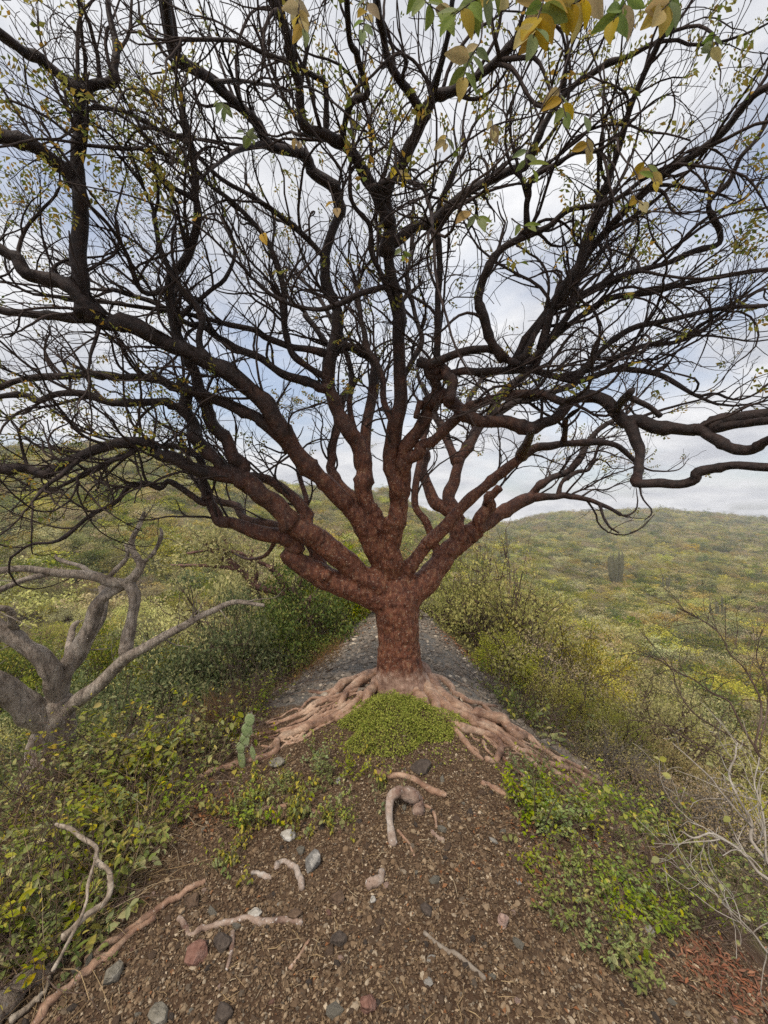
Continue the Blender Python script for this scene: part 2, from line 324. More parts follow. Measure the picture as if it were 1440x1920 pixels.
M_PEAR = mat('prickly pear skin', [(0.14, 0.19, 0.075), (0.24, 0.30, 0.13), (0.34, 0.38, 0.20)], scale=30, bump=0.3, bscale=160, rough=0.6)
M_SPINE = mat('spines', [(0.5, 0.45, 0.36), (0.65, 0.6, 0.5)], scale=5)
M_CACT = mat('column cactus skin', [(0.088, 0.089, 0.045), (0.138, 0.131, 0.068), (0.200, 0.173, 0.099)], scale=1.5, rough=0.8)

# ------------------------------------------------------------------ terrain
SKY_PX = np.array([-900, -300, 0, 150, 230, 330, 450, 560, 650, 720, 800, 880, 950, 990, 1040, 1150, 1240, 1330, 1440, 1700, 2400.])
SKY_PY = np.array([850, 812, 812, 809, 814, 830, 862, 892, 910, 922, 936, 952, 963, 952, 943, 938, 936, 944, 955, 975, 990.])
SKY_Y = np.array([110, 120, 125, 130, 135, 140, 150, 160, 170, 180, 200, 240, 290, 320, 330, 330, 330, 330, 330, 330, 330.])
def sstep(a, b, x):
    t = np.clip((x - a) / (b - a), 0, 1); return t * t * (3 - 2 * t)
def vnoise(x, y, seed=0):
    """cheap smooth value noise"""
    def hsh(i, j):
        n = np.sin(i * 127.1 + j * 311.7 + seed * 74.7) * 43758.5453
        return n - np.floor(n)
    i = np.floor(x); j = np.floor(y); fx = x - i; fy = y - j
    fx = fx * fx * (3 - 2 * fx); fy = fy * fy * (3 - 2 * fy)
    return (hsh(i, j) * (1 - fx) + hsh(i + 1, j) * fx) * (1 - fy) + (hsh(i, j + 1) * (1 - fx) + hsh(i + 1, j + 1) * fx) * fy - 0.5
def crest_x(y):
    return np.interp(y, [-5, 0, 1.5, 3.3, 6.2, 9, 20], [0.0, 0.0, 0.05, 0.13, 0.17, 0.3, 1.0])
def height(x, y):
    x = np.asarray(x, float); y = np.asarray(y, float)
    zc = np.interp(y, [-60, -5, 0, 1.6, 2.3, 3.0, 3.5, 4.5, 6.2, 7.5, 10, 18, 40], [-12, -0.3, 0.0, 0.0, 0.02, 0.08, 0.05, -0.04, -0.12, -0.25, -0.9, -3.2, -5.5])
    d = x - crest_x(y)
    wl = np.interp(y, [0, 2.0, 3.1, 3.6, 4.2, 6.2, 12], [2.0, 2.3, 2.4, 1.25, 0.6, 0.32, 0.6])
    wr = np.interp(y, [0, 1.2, 2.4, 3.6, 6.2, 12], [1.0, 1.0, 0.85, 0.5, 0.38, 0.6])
    gl = 0.13; gr = 0.13
    aL = np.clip(-d, 0, None); aR = np.clip(d, 0, None)
    def sp(v, k=0.18): return k * np.logaddexp(0, v / k)
    fl = gl * np.minimum(aL, wl) + 5.5 * (1 - np.exp(-0.62 * sp(aL - wl) / 5.5))
    fr = gr * np.minimum(aR, wr) + 10.5 * (1 - np.exp(-0.66 * sp(aR - wr) / 10.5))
    f0 = 0.62 * 0.18 * np.log(2) * 0
    z = zc - np.where(d < 0, fl, fr) + f0
    # side valleys and the hills beyond
    yy = np.maximum(y, 0.28 * np.abs(x) + 0.5)
    px = 720 + F * x / yy
    top = CZ + (960 - np.interp(px, SKY_PX, SKY_PY)) / F * np.interp(px, SKY_PX, SKY_Y)
    Yt = np.interp(px, SKY_PX, SKY_Y)
    r0 = np.interp(px, [300, 900, 1100], [7, 14, 70])
    u = np.clip((yy - r0) / (Yt - r0), 0, 1.0)
    uu = np.where(px < 900, u ** np.interp(px, [300, 900], [1.0, 1.25]), u ** 1.7)
    fade = sstep(6, 30, yy)
    hill = (top + 7.0 - 1.0) * uu
    far = np.clip((yy - Yt) / Yt, 0, 2)
    z = z + np.where(y > -20, hill * sstep(0, 0.03, u), 0) - far * np.abs(top + 8) * 0.9 * (yy > Yt)
    und = sstep(10, 60, yy)
    z = z + und * (vnoise(x / 23, y / 23, 1) * 3.0 + vnoise(x / 9, y / 9, 2) * 1.2) * np.where(yy > Yt * 0.85, 0.3, 1)
    near = 1 - sstep(6, 12, np.hypot(x, y))
    z = z + near * (vnoise(x / 0.45, y / 0.45, 3) * 0.05 + vnoise(x / 0.16, y / 0.16, 4) * 0.02 + vnoise(x / 0.06, y / 0.06, 5) * 0.010)
    return z

def W(px, py, Y):
    return np.array([(px - 720) / F * Y, Y, CZ + (960 - py) / F * Y])
def G(px, py, lift=0.0):
    """the point of the ground that lies on this line of sight"""
    Y = np.concatenate([np.arange(0.7, 6, 0.01), np.arange(6, 40, 0.08)])
    x = (px - 720) / F * Y; z = CZ + (960 - py) / F * Y
    hit = np.nonzero(z < height(x, Y) + lift)[0]
    k = hit[0] if len(hit) else len(Y) - 1
    return np.array([x[k], Y[k], float(height(x[k], Y[k]))])

nx, ny = 230, 330
ux = np.linspace(-1, 1, nx); X1 = np.sinh(ux * 7.4) / math.sinh(7.4) * 520
uy = np.linspace(0, 1, ny); yneg = -np.sinh(np.linspace(1, 0, 40)[:-1] * 4) / math.sinh(4) * 70 + 0.3
Y1 = np.concatenate([yneg, 0.3 + np.sinh(uy * 5.7) / math.sinh(5.7) * 560])
# keep the near field fine: even steps out to four metres
X1 = np.unique(np.round(np.concatenate([np.linspace(-2.6, 2.6, 190), X1[np.abs(X1) > 2.62]]), 5))
Y1 = np.unique(np.round(np.concatenate([np.linspace(0.6, 4.6, 150), Y1[(Y1 < 0.58) | (Y1 > 4.63)]]), 5))
GX, GY = np.meshgrid(X1, Y1)
GZ = height(GX, GY)
ii = np.arange(GX.size).reshape(GX.shape)
gm = MB(); gm.add(np.stack([GX, GY, GZ], -1), np.stack([ii[:-1, :-1], ii[:-1, 1:], ii[1:, 1:], ii[1:, :-1]], -1))

def gravel_mask(x, y):
    d = x - crest_x(y)
    back = sstep(3.1, 3.9, y + 0.35 * np.abs(d) + 0.25 * vnoise(x * 3, y * 3, 8))
    return back * (1 - sstep(7.5, 10, y))
GL = lambda y: np.interp(y, [3.0, 4.0, 4.5, 5.0, 5.6, 6.3, 7.5], [2.2, 1.95, 1.6, 1.05, 0.75, 0.62, 0.6])
GR = lambda y: np.interp(y, [3.0, 4.2, 5.0, 5.6, 6.3, 7.5], [1.9, 1.75, 1.4, 1.05, 0.75, 0.6])
def ground_material():
    m = bpy.data.materials.new('ridge soil'); m.use_nodes = True; t = m.node_tree; t.nodes.clear()
    o = N(t, 'ShaderNodeOutputMaterial'); b = N(t, 'ShaderNodeBsdfPrincipled'); b.inputs['Roughness'].default_value = 0.95; b.inputs['Specular IOR Level'].default_value = 0.15
    g = N(t, 'ShaderNodeNewGeometry')
    def noise(s, d=6, r=0.65):
        n = N(t, 'ShaderNodeTexNoise'); n.inputs['Scale'].default_value = s; n.inputs['Detail'].default_value = d; n.inputs['Roughness'].default_value = r
        t.links.new(g.outputs['Position'], n.inputs['Vector']); return n.outputs[0]
    def ramp(src, cols, a=0.3, c=0.7):
        r = N(t, 'ShaderNodeValToRGB'); e = r.color_ramp.elements
        while len(e) < len(cols): e.new(0.5)
        for i, cc in enumerate(cols): e[i].position = a + (c - a) * i / (len(cols) - 1); e[i].color = (*cc, 1)
        t.links.new(src, r.inputs[0]); return r.outputs[0]
    def mixc(f, a, c):
        mx = N(t, 'ShaderNodeMix', data_type='RGBA'); t.links.new(f, mx.inputs['Factor']); t.links.new(a, mx.inputs[6]); t.links.new(c, mx.inputs[7]); return mx.outputs[2]
    soil = ramp(noise(38), [(0.038, 0.023, 0.014), (0.085, 0.05, 0.029), (0.125, 0.078, 0.046), (0.19, 0.13, 0.083)])
    soil2 = ramp(noise(5), [(0.045, 0.028, 0.019), (0.10, 0.062, 0.04), (0.13, 0.095, 0.066)])
    n5 = noise(2.2, 4); soilm = mixc(n5, soil, soil2)
    grav = ramp(noise(60), [(0.06, 0.054, 0.047), (0.15, 0.137, 0.12), (0.30, 0.275, 0.235)])
    far = ramp(noise(0.6), [(0.08, 0.072, 0.03), (0.14, 0.125, 0.052), (0.18, 0.155, 0.075)])
    def att(nm):
        a = N(t, 'ShaderNodeAttribute'); a.attribute_name = nm; return a.outputs['Fac']
    def sharp(src, nz):
        s = N(t, 'ShaderNodeMath', operation='ADD'); t.links.new(src, s.inputs[0]); t.links.new(nz, s.inputs[1])
        r = N(t, 'ShaderNodeMapRange'); r.inputs[1].default_value = 0.8; r.inputs[2].default_value = 1.15; t.links.new(s.outputs[0], r.inputs[0]); return r.outputs[0]
    c = mixc(sharp(att('gravel'), noise(7)), soilm, grav)
    c = mixc(sharp(att('scrub'), noise(1.5)), c, far)
    t.links.new(c, b.inputs['Base Color'])
    bp = N(t, 'ShaderNodeBump'); bp.inputs['Strength'].default_value = 0.9; bp.inputs['Distance'].default_value = 0.012
    t.links.new(noise(85, 6, 0.7), bp.inputs['Height']); t.links.new(bp.outputs[0], b.inputs['Normal'])
    t.links.new(b.outputs[0], o.inputs[0]); return m
me = gm.mesh('ground', ground_material())
gx = GX.ravel(); gy = GY.ravel()
a = me.attributes.new('gravel', 'FLOAT', 'POINT'); a.data.foreach_set('value', gravel_mask(gx, gy).astype(np.float32))
dd = gx - crest_x(gy)
outside = np.where(dd < 0, -dd / np.where(gy < 3, 2.4, GL(gy)), dd / np.where(gy < 3, 1.6, GR(gy)))
sc_ = np.maximum(sstep(0.95, 1.35, outside), sstep(6.5, 9, gy))
a = me.attributes.new('scrub', 'FLOAT', 'POINT'); a.data.foreach_set('value', sc_.astype(np.float32))
ground = ob('ground', me, kind='structure', label='stony brown ridge falling to scrub valleys and hills')

# ------------------------------------------------------------------ the red-barked tree, traced limb by limb
TY = 3.3
tree = ob('red_barked_tree', None, loc=(0, 0, 0), label='large spreading tree with smooth red-brown bark and exposed roots on the ridge', category='tree')
TR = {}
def polyY(pts, y0, y1):
    P = np.asarray(pts, float); s = np.concatenate([[0], np.cumsum(np.hypot(*np.diff(P, axis=0).T))]); s /= s[-1]
    return y0 + (y1 - y0) * s
def trace(name, parent, pts, r0, r1, dend, dstart=None, kind='limb'):
    if dstart is None:
        pp, py_ = TR[parent]['pix'], TR[parent]['Y']
        k = np.argmin(np.hypot(pp[:, 0] - pts[0][0], pp[:, 1] - pts[0][1])); dstart = py_[k]
    P = catmull(np.asarray(pts, float), 5)
    Y = polyY(P, dstart, dend)
    s = np.linspace(0, 1, len(P))
    rp = r0 + (r1 - r0) * (s ** 0.62 if kind == 'limb' else s)
    Q = np.array([W(p[0], p[1], y) for p, y in zip(P, Y)])
    TR[name] = dict(pix=P, Y=Y, Q=Q, rad=rp * Y / F, parent=parent, kind=kind)
# trunk and main limbs
trace('trunk', None, [(752, 1300), (750, 1275), (749, 1240), (747, 1200), (746, 1160), (742, 1115), (738, 1075)], 48, 30, 3.3, 3.3)
TR['trunk']['rad'] = np.interp(np.linspace(0, 1, len(TR['trunk']['rad'])), [0, 0.12, 0.25, 0.5, 0.7, 0.85, 1], [66, 52, 43, 39, 41, 40, 24]) * TY / F
trace('A', 'trunk', [(735, 1130), (690, 1112), (628, 1090), (589, 1068), (560, 1052), (547, 1040), (553, 1026), (545, 1012), (527, 1008), (480, 997), (437, 982), (411, 977), (403, 962), (390, 937)], 30, 9, 3.0)
trace('B', 'trunk', [(735, 1115), (690, 1088), (651, 1055), (612, 1022), (573, 996), (542, 972), (511, 944), (472, 915), (448, 896)], 28, 16, 2.85)
trace('C', 'trunk', [(737, 1095), (713, 1050), (690, 1010), (668, 968), (625, 920), (590, 880), (555, 848), (530, 808), (500, 762), (460, 725), (410, 690), (360, 665), (310, 640), (260, 615), (210, 603), (165, 585)], 21, 13.5, 2.2)
trace('D', 'trunk', [(737, 1070), (722, 1010), (708, 985), (692, 952), (682, 915), (685, 880), (670, 830), (645, 792), (625, 750), (617, 720), (625, 660), (633, 600), (630, 575), (610, 540), (608, 490), (620, 440), (635, 400)], 22, 8, 2.7)
trace('E', 'trunk', [(734, 1120), (733, 1063), (734, 1017), (740, 975), (748, 945), (741, 910), (734, 860), (741, 800), (750, 750), (750, 660), (749, 600), (750, 575), (735, 520), (725, 475)], 25, 9.5, 2.45)
trace('E2', 'E', [(740, 985), (752, 935), (757, 880), (762, 840), (783, 812), (800, 780), (815, 750)], 14, 11, 2.75)
trace('G', 'trunk', [(755, 1130), (782, 1100), (812, 1070), (845, 1035), (880, 1000), (912, 982), (945, 957), (990, 936), (1004, 930)], 34, 9, 3.7)
trace('H', 'trunk', [(757, 1110), (762, 1070), (785, 1042), (815, 1008), (850, 970), (885, 930), (920, 900), (955, 873), (985, 850), (1020, 837), (1060, 832), (1120, 830), (1155, 836), (1190, 865)], 18, 4.5, 3.0)
trace('I', 'G', [(860, 1015), (858, 985), (850, 955), (842, 935), (852, 900), (862, 865), (872, 845), (892, 808), (922, 780), (970, 752), (1020, 738), (1075, 722), (1092, 700)], 17, 5.5, 4.1)
b_ = 'branch'
B = [
 ('A1', 'A', [(390, 937), (381, 905), (374, 862), (350, 842), (315, 836), (280, 836), (235, 850), (200, 872), (150, 895), (110, 915)], 7.5, 3, 2.9),
 ('A2', 'A', [(392, 940), (370, 935), (345, 920), (317, 904), (297, 915), (270, 905), (240, 915), (215, 944), (170, 967), (110, 1013), (60, 1020), (20, 1045)], 6.5, 2.5, 2.6),
 ('A3', 'A', [(600, 1076), (575, 1020), (540, 996), (490, 985), (452, 970), (441, 951), (415, 938), (395, 930), (372, 905), (345, 880)], 11, 4, 3.7),
 ('A4', 'A', [(640, 1098), (612, 1075), (598, 1058), (588, 1040), (610, 1020)], 12, 5, 3.8),
 ('B1', 'B', [(460, 908), (440, 897), (380, 878), (325, 860), (297, 854), (280, 840), (240, 832), (190, 840), (150, 858), (100, 884), (76, 890), (45, 878), (0, 880), (-60, 890)], 12, 8, 2.3),
 ('B1a', 'B1', [(160, 852), (120, 885), (90, 908), (60, 942)], 5, 2.5, 2.2),
 ('B1b', 'B1', [(262, 838), (225, 860), (190, 872), (150, 890), (146, 905)], 4.5, 2.5, 2.5),
 ('B2', 'B', [(470, 914), (456, 888), (449, 860), (430, 830), (402, 800), (386, 760), (372, 735), (364, 700), (353, 675), (340, 645), (327, 600), (319, 525), (350, 480), (370, 415), (370, 370), (366, 325), (357, 265), (348, 225), (340, 180)], 13, 5, 2.2),
 ('B3', 'B', [(455, 902), (435, 886), (410, 866), (390, 840), (362, 810), (354, 775), (350, 748), (343, 730), (322, 725), (300, 715), (260, 706), (200, 704), (125, 704), (50, 711), (0, 726), (-50, 735)], 13, 4.5, 2.5),
 ('B4', 'B3', [(352, 778), (340, 764), (320, 757), (295, 752), (225, 755), (175, 742), (110, 738), (70, 750), (40, 741), (0, 743), (-40, 750)], 8, 4.5, 2.3),
 ('B5', 'B', [(578, 1000), (572, 968), (550, 933), (510, 901), (480, 893), (455, 895), (430, 880)], 12, 7, 3.3),
 ('C1', 'C', [(162, 588), (152, 548), (152, 490), (150, 400), (147, 340), (145, 280), (147, 225), (151, 172)], 14, 9, 2.0),
 ('C1a', 'C1', [(150, 178), (175, 158), (210, 150), (217, 125), (214, 75), (204, 20), (200, -40)], 8, 4, 1.9),
 ('C1b', 'C1', [(151, 180), (115, 146), (70, 115), (45, 100), (10, 70), (-30, 40)], 10, 8, 1.7),
 ('C2', 'C', [(180, 596), (135, 540), (90, 521), (45, 510), (25, 482), (0, 466), (-60, 440)], 13, 9, 1.95),
 ('C3', 'C1', [(148, 345), (130, 335), (110, 310), (65, 275), (0, 256), (-50, 245)], 12, 11, 1.8),
 ('C4', 'C', [(240, 610), (170, 598), (110, 594), (50, 584), (0, 580), (-60, 575)], 8, 6, 2.1),
 ('C5', 'C', [(545, 842), (515, 805), (490, 786), (450, 767), (400, 752), (362, 738), (345, 728)], 11, 8, 2.6),
 ('D0', 'D', [(635, 402), (628, 360), (590, 325), (570, 290), (500, 270), (475, 225), (440, 190), (400, 155), (350, 120), (330, 90), (316, 40), (308, -30)], 10, 8, 1.75),
 ('D1', 'D', [(618, 728), (600, 724), (560, 712), (525, 700), (490, 670), (440, 650), (410, 630), (380, 610), (345, 602), (280, 560), (210, 545)], 8.5, 4, 2.6),
 ('D2', 'D', [(624, 668), (600, 662), (550, 650), (500, 630), (450, 615), (350, 590), (250, 575), (150, 560), (60, 550)], 7, 3, 2.4),
 ('D3', 'D', [(684, 900), (682, 830), (692, 765), (705, 705), (696, 672), (660, 655), (630, 655), (600, 630), (575, 590)], 12, 5, 3.2),
 ('D4', 'D', [(690, 955), (650, 922), (624, 890), (617, 860), (628, 810), (640, 760), (660, 720)], 11, 6, 3.5),
 ('D5', 'D', [(609, 520), (606, 484), (550, 425), (475, 370), (415, 335), (370, 290)], 6, 3, 2.3),
 ('D6', 'D', [(618, 712), (580, 690), (550, 665), (535, 620), (530, 550), (520, 500), (500, 450), (475, 420), (425, 370), (375, 330), (330, 300)], 7, 3.5, 2.3),
 ('E0', 'E', [(725, 477), (726, 400), (732, 350), (758, 300), (778, 262), (793, 220), (806, 195), (832, 172), (870, 158), (930, 120), (980, 55), (1003, -30)], 12, 7, 1.5),
 ('E0a', 'E0', [(795, 222), (780, 200), (750, 150), (726, 110), (712, 40), (705, -30)], 8, 5, 1.5),
 ('E0b', 'E0', [(804, 200), (820, 150), (832, 105), (845, 50), (850, -30)], 7, 5, 1.4),
 ('E0c', 'E0', [(728, 420), (712, 385), (694, 345), (660, 285), (625, 262), (590, 248), (572, 238), (565, 200), (555, 140), (540, 65), (503, -20)], 11, 8, 1.55),
 ('E0d', 'E0c', [(640, 272), (650, 222), (660, 192), (685, 174), (672, 105), (655, 75), (650, -20)], 6.5, 5, 1.5),
 ('E0e', 'E0c', [(615, 258), (610, 235), (607, 160), (580, 135), (500, 100), (465, 85), (425, 75), (340, 72)], 5.5, 3, 1.6),
 ('E0f', 'E0', [(730, 352), (700, 352), (740, 338), (790, 350), (805, 385), (808, 430)], 5, 4, 1.6),
 ('E1', 'E', [(726, 470), (750, 445), (795, 415), (845, 385), (890, 355), (945, 330), (982, 310), (1000, 280), (1030, 215), (1070, 165), (1120, 130), (1170, 110), (1220, 85)], 9.5, 4, 1.8),
 ('E4', 'E', [(750, 640), (735, 560), (700, 480), (690, 420), (660, 380), (655, 320)], 6, 3, 2.1),
 ('E5', 'E', [(742, 530), (690, 548), (640, 570), (590, 580), (520, 560), (470, 520)], 6, 3, 2.2),
 ('E6', 'E', [(741, 800), (720, 750), (716, 700), (690, 650), (676, 600), (670, 540)], 7, 4, 2.8),
 ('K1', 'E2', [(812, 756), (824, 744), (838, 743), (852, 752), (868, 769), (895, 785), (945, 786), (995, 806), (1028, 792), (1070, 757), (1110, 745), (1145, 765), (1172, 790), (1200, 792), (1250, 797), (1310, 805), (1350, 790), (1400, 776), (1470, 766), (1560, 750)], 12, 11.5, 1.7),
 ('K11', 'K1', [(824, 746), (818, 730), (812, 708), (804, 690), (795, 676)], 10, 9, 2.6),
 ('K12', 'K11', [(806, 694), (826, 688), (843, 700), (850, 722), (846, 748)], 8, 10, 2.55),
 ('K2', 'K11', [(815, 706), (850, 700), (885, 697), (960, 692), (1000, 692), (1040, 705), (1085, 716), (1120, 700), (1160, 690), (1230, 700), (1300, 740)], 8, 4, 2.2),
 ('K3', 'K11', [(803, 688), (840, 670), (885, 655), (920, 660), (955, 676), (1000, 670), (1042, 622), (1070, 580), (1085, 520), (1105, 440)], 8, 5, 2.2),
 ('K4', 'K1', [(1180, 792), (1190, 830), (1195, 870), (1200, 905), (1240, 906), (1295, 905), (1312, 885), (1360, 873), (1440, 877), (1490, 880)], 9, 8, 1.6),
 ('K5', 'K1', [(1305, 806), (1345, 822), (1375, 844), (1408, 846), (1440, 825), (1480, 810)], 10, 8, 1.6),
 ('K6', 'K1', [(1330, 804), (1385, 794), (1440, 790), (1490, 785)], 8, 7, 1.7),
 ('K7', 'K1', [(1150, 768), (1162, 758), (1182, 732)], 9, 6, 1.8),
 ('K8', 'K7', [(1178, 738), (1205, 755), (1242, 780)], 5, 5, 1.85),
 ('K9', 'E2', [(762, 858), (785, 845), (810, 825), (850, 790), (875, 770), (895, 757), (940, 745), (1000, 742), (1060, 752)], 11, 7, 2.3),
 ('K10', 'E2', [(812, 760), (798, 757), (786, 764), (779, 780)], 10, 4, 2.72),
 ('H1', 'H', [(978, 855), (992, 825), (1000, 806)], 9, 7, 2.2),
 ('H2', 'H', [(1055, 833), (1060, 810), (1062, 785)], 6, 4, 2.7),
 ('G1', 'G', [(992, 936), (1003, 918), (1030, 900), (1070, 876), (1095, 850), (1105, 828), (1130, 800), (1170, 780)], 7.5, 4, 3.6),
 ('G2', 'G', [(998, 933), (1040, 934), (1070, 931), (1105, 937), (1135, 950), (1165, 966)], 7, 3, 3.4),
 ('G3', 'G2', [(1045, 932), (1055, 902), (1080, 886), (1105, 880), (1115, 862)], 4.5, 3, 3.6),
 ('G4', 'G', [(880, 1005), (893, 978), (915, 948), (925, 928), (938, 912)], 14, 7, 3.4),
 ('G5', 'G2', [(1125, 945), (1130, 965), (1140, 985), (1160, 1000)], 3, 1.5, 3.3),
 ('I1', 'I', [(850, 960), (822, 945), (803, 912), (794, 878), (798, 850)], 12, 8, 4.0),
 ('I2', 'I', [(862, 870), (845, 835), (825, 800), (815, 770), (790, 720)], 9, 5, 4.2),
 ('I3', 'G', [(825, 1050), (815, 1020), (800, 980), (780, 945), (783, 890), (790, 840), (800, 800)], 9, 5, 3.9),
 ('J2', 'E2', [(800, 790), (815, 720), (822, 625), (822, 550), (822, 475), (820, 400), (850, 330), (870, 280)], 8, 4, 2.2),
 ('J3', 'K3', [(945, 674), (915, 625), (900, 575), (901, 540), (915, 500), (940, 466), (990, 440), (1030, 425), (1070, 395), (1145, 380), (1200, 340)], 9, 4, 1.9),
 ('J4', 'J3', [(985, 442), (988, 375), (992, 340), (1020, 320), (1070, 290), (1120, 282)], 6.5, 3.5, 1.8),
 ('J5', 'K2', [(960, 692), (1000, 625), (1070, 540), (1100, 480), (1150, 420), (1200, 365), (1250, 325), (1320, 275), (1370, 225), (1410, 180), (1460, 150)], 8, 6, 1.6),
 ('J6', 'K3', [(1015, 655), (1040, 560), (1080, 500), (1100, 440), (1135, 360), (1155, 295), (1185, 200), (1215, 125), (1245, 50), (1265, -20)], 7, 4.5, 1.5),
 ('J7', 'K3', [(975, 676), (1020, 600), (1095, 550), (1170, 515), (1245, 495), (1295, 475), (1345, 455), (1350, 430), (1330, 382), (1365, 340), (1385, 300), (1412, 268)], 6.5, 3.5, 1.8),
 ('J8', 'K2', [(1000, 692), (1030, 640), (1120, 575), (1220, 545), (1320, 525), (1440, 505), (1480, 490)], 6, 3.5, 1.9),
 ('J9', 'K2', [(1070, 714), (1120, 660), (1180, 620), (1260, 600), (1340, 580), (1440, 570)], 6, 3.5, 2.0),
 ('J10', 'K2', [(1050, 708), (1120, 690), (1200, 650), (1270, 640), (1330, 610), (1400, 560)], 5, 3, 2.2),
 ('J11', 'B2', [(369, 375), (315, 345), (300, 318), (270, 282), (240, 280), (160, 270)], 5, 3, 2.0),
 ('J12', 'B2', [(352, 262), (310, 250), (275, 230), (225, 206), (170, 200)], 5, 3, 2.0),
 ('J13', 'B2', [(320, 540), (265, 545), (240, 480), (205, 425), (170, 390)], 5, 3, 2.0),
 ('J14', 'B2', [(327, 602), (380, 560), (420, 520), (440, 470), (420, 420)], 5, 2.5, 2.6),
 ('J15', 'D0', [(500, 272), (450, 280), (420, 300), (380, 330)], 5, 2.5, 1.9),
 ('J16', 'C', [(385, 676), (372, 640), (380, 590), (330, 530), (300, 470), (290, 400)], 7, 4, 2.3),
 ('J17', 'C', [(190, 602), (175, 650), (165, 690)], 4, 2.5, 2.2),
 ('J18', 'I', [(920, 782), (940, 740), (985, 700), (1010, 660), (1060, 600), (1080, 540)], 8, 4, 4.0),
 ('J19', 'I', [(895, 806), (880, 760), (900, 715), (925, 700)], 6, 4, 4.4),
 ('J20', 'E', [(748, 720), (768, 690), (790, 640), (780, 590), (765, 540), (770, 470)], 6, 3, 3.0),
 ('J21', 'D', [(668, 830), (655, 760), (660, 700), (640, 640), (600, 560), (560, 520)], 7, 3, 3.3),
 ('J22', 'A', [(520, 1008), (500, 1040), (470, 1050), (440, 1040)], 4, 2, 3.8),
 ('J23', 'D0', [(400, 156), (440, 150), (500, 160), (540, 170)], 4, 2.5, 1.7),
 ('J24', 'B', [(560, 985), (575, 940), (560, 890), (560, 850), (540, 800)], 6, 3, 3.6),
]
for n_, p_, pts, r0, r1, de in B: trace(n_, p_, pts, r0, r1, de, kind='branch')

def rough_path(Q, rad, amp=0.25):
    n = len(Q)
    off = np.stack([cn(n, 4), cn(n, 4), cn(n, 4)], 1) * rad[:, None] * amp * 1.6
    off[0] = 0
    return Q + off
# trunk with the first reach of every main limb and the root flare, fused into one skin
tb = MB()
one_tube(tb, TR['trunk']['Q'], TR['trunk']['rad'], 28)
SPLIT = {'A': 26, 'B': 17, 'C': 18, 'D': 15, 'E': 15, 'G': 22, 'H': 14}
for k, n_ in SPLIT.items():
    q, r_ = TR[k]['Q'][:n_ + 1], TR[k]['rad'][:n_ + 1].copy()
    r_ = r_ * (1 + 0.05 * cn(len(r_), 4))
    one_tube(tb, rough_path(q, r_, 0.06), r_, 18)
for k, i0 in (('A', 12), ('B', 20), ('B', 27), ('C', 24), ('G', 15), ('G', 21), ('D', 8), ('H', 12)):   # burls
    if i0 < SPLIT[k]:
        c = TR[k]['Q'][i0] + np.array([rng.uniform(-.02, .02), -TR[k]['rad'][i0] * 0.75, rng.uniform(-.01, .02)])
        rr = TR[k]['rad'][i0] * 0.55
        one_tube(tb, np.array([c - [0, -rr, 0], c, c + [0, -rr * 0.8, 0.0]]), np.array([rr, rr, rr * 0.45]), 10)

